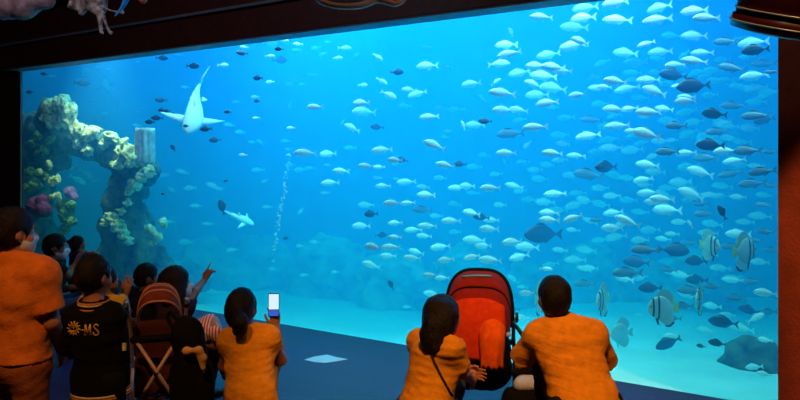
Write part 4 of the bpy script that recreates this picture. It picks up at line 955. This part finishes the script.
person('person', 'toddler in a pink and white striped top bending over between bag and kneeling woman', 'visitors watching the tank', J, h=.008, skin=SKIN, shirt=('top', stripes('pink_white_stripes', srgb(240, 225, 225), srgb(200, 60, 90), 14)), pants=('trousers', dkt), shoes=M_dark, hair=('short', HAIR, .010), s=s, seed=41, sleeve=.8, face_vis=True)
# ------------------------------------------------------------------ strollers
M_tube = mat('grey_tube', srgb(190, 150, 130), .5, .2); M_blackp = mat('black_plastic', srgb(22, 20, 22), .45); M_blackf = cloth('black_canvas', srgb(18, 15, 17))
M_russet = cloth('russet_canvas', srgb(118, 52, 38)); M_piping = cloth('pale_piping', srgb(205, 130, 95)); M_seat = cloth('wine_canvas', srgb(72, 32, 28))
M_red = cloth('red_canvas', srgb(228, 66, 26)); M_orange = cloth('orange_flap_canvas', srgb(250, 100, 24)); M_redd = cloth('dark_red_canvas', srgb(150, 34, 20))
M_rub = mat('tyre_rubber', srgb(24, 24, 25), .8); M_tan = cloth('tan_plush', srgb(222, 160, 92)); M_peek = mat('tank_blue_slit', srgb(70, 165, 230), .3); M_lil = cloth('lilac_cotton', srgb(190, 190, 215))
def lathe(bm, c, axis, prof, seg=24):
    """profile rows (distance along axis, radius)"""
    a = unit(axis); x, y = frame_of(a); rings = []
    for d, r in prof: rings.append([bm.verts.new(V(c)+a*d+(x*math.cos(t)+y*math.sin(t))*r) for t in [2*PI*s/seg for s in range(seg)]])
    for i in range(len(rings)-1):
        for s in range(seg): bm.faces.new((rings[i][s], rings[i][(s+1) % seg], rings[i+1][(s+1) % seg], rings[i+1][s]))
    bm.faces.new(rings[0][::-1]); bm.faces.new(rings[-1])
def wheel(root, c, axis, r):
    b = bmesh.new(); a = unit(axis); lathe(b, V(c)-a*.016, a, [(0, r*.80), (.004, r*.95), (.016, r), (.028, r*.95), (.032, r*.80)]); w_ = obj('wheel', b, M_rub, root, True)
    b = bmesh.new(); lathe(b, V(c)-a*.019, a, [(0, r*.20), (.002, r*.72), (.036, r*.72), (.038, r*.20)]); obj('hub', b, M_tube, w_, True)
def shell(grid, t, name, m, parent, closed=False):
    """cloth with thickness from a grid of points"""
    b = bmesh.new(); g = [[b.verts.new(p) for p in row] for row in grid]
    for i in range(len(g)-1):
        for j in range(len(g[0])-1): b.faces.new((g[i][j], g[i+1][j], g[i+1][j+1], g[i][j+1]))
    bmesh.ops.recalc_face_normals(b, faces=b.faces); o = obj(name, b, m, parent, True)
    md = o.modifiers.new('thickness', 'SOLIDIFY'); md.thickness = t; md.offset = 0; return o
def canopy(S, hinge, hw, rad, f0, f1, nphi=14, nth=18, power=.75):
    """hood surface: rad(phi) gives the reach in the plane of travel at angle phi from straight ahead"""
    rows = []
    for i in range(nphi+1):
        ph = f0+(f1-f0)*i/nphi; R = rad(ph); row = []
        for j in range(nth+1):
            th = PI*j/nth; cx = math.copysign(abs(math.cos(th))**power, math.cos(th)); sx_ = abs(math.sin(th))**power
            row.append(S(hinge[0]+hw*cx, hinge[1]+R*sx_*math.cos(ph), hinge[2]+R*sx_*math.sin(ph)))
        rows.append(row)
    return rows
# ---- compact stroller with striped russet hood
f = V((-.28, .96, 0)).normalized(); r = V((f.y, -f.x, 0)); G = at(159, 300, 4.30); G.z = 0
S1 = lambda x, y, z: G+r*x+f*y+V((0, 0, z))
st = tag(empty('stroller', G), 'compact stroller with a russet hood and crossed grey tubes', 'stroller')
rad = lambda ph: .20+.05*math.sin(ph)
rows = canopy(S1, (0, .06, .82), .128, rad, math.radians(35), math.radians(132))
shell(rows, .006, 'hood', M_russet, st)
for i in (0, 4, 7, 9, 11, 14):
    b = bmesh.new(); tube(b, rows[i], .007, 8); obj('hood_rib', b, M_piping, st, True)
sb = [[S1(-.13+.26*j/8, -.05+.02*math.sin(PI*j/8)-.10*(1-i/8)+.04*math.sin(PI*i/8), .45+.42*i/8) for j in range(9)] for i in range(9)]
shell(sb, .012, 'seat_back', M_seat, st)
sbm = [[S1(-.13+.26*j/8, -.14+.36*i/8, .45-.03*math.sin(PI*j/8)+.03*i/8) for j in range(9)] for i in range(9)]
shell(sbm, .012, 'seat', M_seat, st)
for s in (-1, 1):
    b = bmesh.new(); tube(b, smooth_path([S1(s*.16, .30, .07), S1(s*.155, .14, .42), S1(s*.155, -.08, .80), S1(s*.165, -.20, 1.00), S1(s*.165, -.26, 1.03), S1(s*.165, -.32, 1.01)], 5), .011, 10); obj('push_tube', b, M_tube, st, True)
    b = bmesh.new(); tube(b, [S1(s*.165, -.24, 1.028), S1(s*.165, -.33, 1.008)], .017, 12); tag(obj('grip', b, M_blackp, st, True), 'black foam grip')
    b = bmesh.new(); tube(b, [S1(s*.16, -.30, .09), S1(s*.155, .10, .62)], .010, 10); obj('rear_leg', b, M_tube, st, True)
    b = bmesh.new(); tube(b, [S1(s*.135, -.27-.008*s, .40), S1(-s*.115, -.20-.008*s, .79)], .011, 10); obj('cross_tube', b, M_tube, st, True)
    wheel(st, S1(s*.17, .31, .075), r, .075); wheel(st, S1(s*.17, -.30, .075), r, .075)
b = bmesh.new(); ball(b, S1(0, -.235, .60), .020, 14, 10); obj('cross_joint', b, M_blackp, st, True)
b = bmesh.new(); box(b, S1(0, -.21, .80), (.30, .03, .045), Matrix((r, f, V((0, 0, 1)))).transposed()); bmesh.ops.bevel(b, geom=b.edges[:], offset=.01, segments=3, affect='EDGES'); obj('back_strap', b, M_blackf, st, True)
b = bmesh.new(); tube(b, [S1(-.155, -.27, .40), S1(.155, -.27, .40)], .010, 10); obj('rear_bar', b, M_tube, st, True)
bk = [[S1(-.13+.26*j/6, -.24+.30*i/6, .30-.10*math.sin(PI*j/6)*math.sin(PI*i/6)) for j in range(7)] for i in range(7)]
shell(bk, .01, 'basket', M_blackf, st)
# black bag hanging at its side, with a tan plush strap
s = Solid([el(at(190, 352, 3.86), (.095, .075, .19), k=.05), el(at(192, 384, 3.86), (.125, .085, .16), k=.06), el(at(186, 336, 3.87), (.075, .06, .10), k=.05), el(at(194, 412, 3.86), (.12, .085, .13), k=.06)], .009)
s.ripple(.008, 14, 51); bag = tag(s.build('bag', M_blackf), 'big black bag hanging beside the compact stroller with a tan plush strap', 'bag')
b = bmesh.new(); tube(b, smooth_path([at(182, 330, 3.86), at(176, 318, 3.88), at(171, 312, 3.90), at(168, 318, 3.90), at(174, 330, 3.87)], 6), .012, 8); obj('carry_handle', b, M_blackf, bag, True)
s = Solid([el(at(186.5, 351, 3.745), (.024, .022, .024), k=.015), rc(at(189, 351, 3.745), at(199, 350, 3.735), .013, .016, k=.015), rc(at(199, 350, 3.735), at(203.5, 358, 3.745), .018, .017, k=.02), rc(at(203, 358, 3.745), at(203.5, 372, 3.755), .018, .006, k=.015), rc(at(199, 356, 3.745), at(203, 368, 3.745), .012, .008, k=.02)], .004)
tag(s.build('plush_strap', M_tan, bag), 'tan plush strap with a round end')
# ---- red stroller
f = V((.15, .99, 0)).normalized(); r = V((f.y, -f.x, 0)); G = V((.545, 4.85, 0)); K = 1.073
def S2(x, y, z): return G+(r*x+f*y)*K+V((0, 0, z if z < .2 else (z+(1.073*z-.135-z)*min(1, (z-.2)/.3))))
st2 = tag(empty('stroller', G), 'black stroller with a big red and orange hood between the crouching couple', 'stroller')
rad2 = lambda p: .365-.085*min(1, max(0, (math.degrees(p)-62)/45))-.05*max(0, (math.degrees(p)-107)/80)
rows = canopy(S2, (0, 0, .775), .205, rad2, math.radians(62), math.radians(107), 10, 26, .62); shell(rows, .007, 'hood', M_redd, st2)
rows2 = canopy(S2, (0, 0, .775), .20, lambda p: rad2(p)*.99, math.radians(109), math.radians(196), 12, 26, .62); shell(rows2, .007, 'hood_back', M_redd, st2)
for rw, w_ in ((rows[0], .027), (rows2[0], .009)):
    b = bmesh.new(); tube(b, rw, w_, 10); tag(obj('hood_rim', b, M_blackf, st2, True), 'black hood rim')
b = bmesh.new(); a_, c_ = rows[6][11], rows[6][16]; tube(b, [a_+(c_-a_)*t/6+V((0, -.01, .012+.006*math.sin(PI*t/6))) for t in range(7)], .008, 8); tag(obj('peek_window', b, M_peek, st2, True), 'slit window in the painted blue of the tank behind')  # opaque strip; the tank's blue shining through is put into its colour
# red cloth hanging behind the hood, with a brighter torn-edged flap
def drape(y0, x0, x1, z0, z1, name, m, wv, ph=0, jag=0, sl=.0):
    g = []
    for i in range(15):
        t = i/14; row = []
        for j in range(19):
            u = j/18; zz = z1+(z0-z1)*t-.05*(2*u-1)**2*(1-t)+sl*u*t-(jag*(abs((u*4.3) % 1-.5))*t)
            row.append(S2(x0+(x1-x0)*u+.012*math.sin(t*4+ph)*(u-.5), y0-.03*math.sin(PI*u)-.015*math.sin(PI*t)+wv*math.sin(u*11+t*3+ph)+.10*max(0, .3-t), zz))
        g.append(row)
    return shell(g, .006, name, m, st2)
drape(-.285, -.165, .165, .635, 1.01, 'rear_curtain', M_red, .010)
drape(-.335, .02, .165, .62, .895, 'curtain_flap', M_orange, .010, 1.2, .05)
# seat tub, frame, bumper, wheels
s = Solid([q for x in (-.07, .07) for q in (rc(S2(x, -.10, .66), S2(x, .10, .46), .14, .15, k=.06), rc(S2(x, .10, .48), S2(x, .30, .46), .13, .10, k=.06), rc(S2(x, -.12, .58), S2(x, -.12, .76), .13, .10, k=.06))], .010)
s.cut(rc(S2(0, .02, .78), S2(0, .34, .66), .15, .12)); s.ripple(.004, 20, 61); s.build('seat_tub', M_blackf, st2)
for sd in (-1, 1):
    b = bmesh.new(); tube(b, smooth_path([S2(sd*.23, .40, .12), S2(sd*.23, .16, .50), S2(sd*.22, .0, .79)], 5), .013, 10); obj('front_leg', b, M_blackp, st2, True)
    b = bmesh.new(); tube(b, smooth_path([S2(sd*.24, -.26, .14), S2(sd*.235, -.02, .52), S2(sd*.225, .10, .62)], 5), .013, 10); obj('rear_leg', b, M_blackp, st2, True)
    q = smooth_path([S2(.215, .0, .80), at(519, 330, 4.72), at(531, 349, 4.58), at(545, 369, 4.42)] if sd > 0 else [S2(-.215, .0, .80), S2(-.24, -.12, .76), S2(-.26, -.24, .72)], 6)
    b = bmesh.new(); tube(b, q, .014, 10); obj('handle_tube', b, M_blackp, st2, True)
    b = bmesh.new(); tube(b, [q[-1]-(q[-1]-q[-5])*.9, q[-1]+(q[-1]-q[-3])*.3], .021, 12); tag(obj('grip', b, M_blackf, st2, True), 'black padded grip')
    b = bmesh.new(); lathe(b, S2(sd*.235, .20, .79)-r*sd*.0, r*sd, [(0, .034), (.006, .038), (.02, .036), (.024, .02)]); obj('hinge_cap', b, M_blackp, st2, True)
    b = bmesh.new(); tube(b, smooth_path([S2(sd*.222, .0, .80), S2(sd*.225, .20, .77), S2(sd*.225, .30, .66), S2(sd*.22, .36, .58)], 6), .014, 10); obj('side_tube', b, M_blackp, st2, True)
    wheel(st2, S2(sd*.24, .42, .09), r, .09); wheel(st2, S2(sd*.25, -.28, .12), r, .12)
b = bmesh.new(); tube(b, smooth_path([S2(-.22, .36, .58), S2(-.17, .46, .565), S2(0, .49, .56), S2(.17, .46, .565), S2(.22, .36, .58)], 6), .020, 12); obj('bumper_bar', b, M_blackp, st2, True)
b = bmesh.new(); lathe(b, at(508.5, 334.5, 4.55), (.1, -1, .1), [(0, .017), (.006, .015)]); tag(obj('round_badge', b, M_lil, st2, True), 'small pale round badge')
s = Solid([rc(at(520, 384, 4.66), at(545, 383, 4.66), .045, .05, k=.05), rc(at(524, 381, 4.7), at(546, 380, 4.7), .04, .04, k=.05)], .008)
s.ripple(.005, 18, 71); tag(s.build('cloth_bundle', M_lil, st2), 'pale lilac cloth bundle')
s = Solid([rc(at(514, 400, 4.66), at(546, 402, 4.66), .085, .085, k=.06), rc(at(512, 412, 4.66), at(544, 414, 4.66), .085, .085, k=.06), rc(at(514, 372, 4.72), at(534, 372, 4.7), .03, .035, k=.04)], .009)
s.ripple(.006, 18, 72); s.build('side_pouch', M_blackf, st2)
# ------------------------------------------------------------------ sculptures hanging under the ceiling, floor patch
M_shell = mat('grey_pink_resin', srgb(175, 140, 140), .7, noise_scale=9, col2=srgb(110, 85, 90), bump=.5, bump_scale=25)
M_squid = mat('streaked_resin', srgb(190, 175, 165), .6, noise_scale=22, col2=srgb(95, 70, 62), bump=.4, bump_scale=40)
M_arm = mat('peach_resin', srgb(225, 150, 110), .5, noise_scale=7, col2=srgb(205, 185, 180))
M_bluer = mat('sky_blue_resin', srgb(40, 150, 215), .4); M_or = mat('orange_resin', srgb(235, 110, 60), .5); M_wire = mat('steel_wire', srgb(90, 90, 95), .4, .8)
M_maroonr = mat('maroon_lacquer', srgb(70, 18, 20), .3, noise_scale=12, noise_amt=.3); M_rimlight = mat('rim_highlight', srgb(120, 140, 150), .4, .1)
def wire(p, root, name='wire'):
    b = bmesh.new(); tube(b, [V(p), V((p.x, p.y, 4.999))], .004, 6); obj(name, b, M_wire, root, True)
Y = 6.2
s = Solid([el(at(24, 3, Y), (.15, .10, .15), k=.05), el(at(8, 6, Y), (.10, .09, .10), k=.06), el(at(-8, 2, Y), (.16, .10, .14), k=.08), el(at(34, -3, Y), (.13, .09, .12), k=.06), el(at(47, -2, Y), (.07, .06, .10), k=.04), el(at(14, -26, Y), (.36, .16, .12), k=.1), el(at(2, 14, Y), (.03, .05, .05), k=.04), el(at(10, 13, Y), (.02, .04, .04), k=.03)], .016)
s.ripple(.012, 14, 81); o = tag(s.build('hanging_shell', M_shell), 'lumpy grey-pink shell sculpture hanging in the upper corner over the arch', 'hanging sculpture', 'sea creature sculptures under the ceiling'); wire(at(14, -24, Y), o)
# squid with two long arms
s = Solid([rc(at(98, -14, Y), at(96, 8, Y), .12, .06, k=.06), rc(at(92, -6, Y), at(81, 14, Y), .075, .022, k=.05), rc(at(100, 4, Y), at(99, 12, Y), .05, .035, k=.04), rc(at(84, -10, Y), at(73, 6, Y), .06, .03, k=.05), el(at(72, 6, Y), (.05, .03, .045), k=.03), rc(at(104, -10, Y), at(103, 4, Y), .06, .03, k=.04)], .012)
s.ripple(.010, 26, 82, (1.6, 1, .4)); sq = tag(s.build('hanging_squid', M_squid), 'pale streaked squid sculpture hanging with two long arms over the rock arch', 'hanging sculpture', 'sea creature sculptures under the ceiling')
for pts, rr in (([(98, 8), (100, 20), (101.5, 34)], (.032, .022, .014)), ([(102, 12), (105, 22), (110.5, 34)], (.018, .013, .011))):
    b = bmesh.new(); q = smooth_path([at(x, y, Y-.02) for x, y in pts], 6); tube(b, q, [rr[0]+(rr[-1]-rr[0])*i/(len(q)-1) for i in range(len(q))], 10); ball(b, q[-1]+V((0, 0, .01)), .019, 10, 8); obj('arm', b, M_squid, sq, True)
b = bmesh.new(); q = smooth_path([at(102, 7, Y-.02), at(112, 11, Y-.02), at(122, 12, Y-.02)], 6); tube(b, q, .008, 8); ball(b, q[-1], .020, 10, 8); obj('feeler', b, M_squid, sq, True)
b = bmesh.new(); q = smooth_path([at(128, -6, Y-.3), at(125, 2, Y-.3), at(121, 9, Y-.3), at(114.5, 16, Y-.3)], 6); tube(b, q, [.030-.026*i/(len(q)-1) for i in range(len(q))], 10); bl = tag(obj('hanging_tentacle', b, M_bluer, None, True), 'bright blue pointed tentacle hanging next to the streaked squid sculpture', 'hanging sculpture', 'sea creature sculptures under the ceiling'); wire(at(128, -6, Y-.3), bl)
wire(at(98, -20, Y), sq)
s = Solid([el(at(143, -3, Y), (.045, .035, .060), k=.02), el(at(147, -8, Y), (.05, .035, .05), k=.02)], .010); o = tag(s.build('hanging_fish', M_or), 'small orange hanging ornament peeping below the upper edge beside the blue tentacle', 'hanging sculpture', 'sea creature sculptures under the ceiling'); wire(at(145, -10, Y), o)
# octopus arm curling under the bulkhead
Y = 4.6
b = bmesh.new(); q = smooth_path([at(302, -16, Y), at(314, -4, Y-.02), at(328, 4, Y-.04), at(345, 6.5, Y-.05), at(362, 5, Y-.04), at(376, 0, Y-.02), at(388, 2, Y-.03), at(395, 4, Y-.03), at(402, 0, Y-.02), at(407, -8, Y)], 6)
tube(b, q, [.024+.014*math.sin(PI*i/(len(q)-1)) for i in range(len(q))], 12, flat=(V((0, 0, 1)), .55)); oc = tag(obj('hanging_octopus_arm', b, M_arm, None, True), 'peach-coloured curling octopus arm hanging under the bulkhead over the empty floor', 'hanging sculpture', 'sea creature sculptures under the ceiling')
wire(at(302, -16, Y), oc); wire(at(407, -8, Y), oc)
# maroon drum at the upper corner by the pillar
Y = 3.9
c = at(803, -9, Y); ax = V((-.12, .34, -1)).normalized(); b = bmesh.new()
lathe(b, c, ax, [(-.30, .12), (-.22, .26), (-.05, .30), (.10, .315), (.16, .31), (.165, .325), (.235, .322), (.24, .30), (.25, .25)], 40)
dr = tag(obj('hanging_drum', b, M_maroonr, None, True), 'dark maroon drum-shaped ornament hanging in front of the russet pillar', 'hanging sculpture', 'sea creature sculptures under the ceiling')
for d, rr in ((.13, .316), (.20, .330)):
    b = bmesh.new(); x, y = frame_of(ax); tube(b, [c+ax*d+(x*math.cos(t)+y*math.sin(t))*rr for t in [2*PI*k/40 for k in range(41)]], .006, 6, cap=False); tag(obj('rim', b, M_rimlight, dr, True), 'pale highlight line along the rim')  # cyan highlights of the drum's lit edges, put in as pale rings
b = bmesh.new(); tube(b, [c-ax*.28, V((c.x, c.y, 4.999))], .008, 6); obj('wire', b, M_wire, dr, True)
# pale diamond patch on the floor
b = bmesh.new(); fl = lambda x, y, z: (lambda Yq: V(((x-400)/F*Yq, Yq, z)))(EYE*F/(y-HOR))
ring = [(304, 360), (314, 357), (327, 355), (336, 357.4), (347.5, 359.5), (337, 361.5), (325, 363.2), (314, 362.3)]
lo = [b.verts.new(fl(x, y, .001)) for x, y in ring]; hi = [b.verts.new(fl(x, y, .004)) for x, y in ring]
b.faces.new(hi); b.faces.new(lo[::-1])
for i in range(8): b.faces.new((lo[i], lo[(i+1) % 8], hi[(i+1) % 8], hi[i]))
tag(obj('floor_patch', b, mat('pale_blue', srgb(150, 190, 205), .5), None), 'pale diamond-shaped patch on the dark floor before the glass', 'sticker')
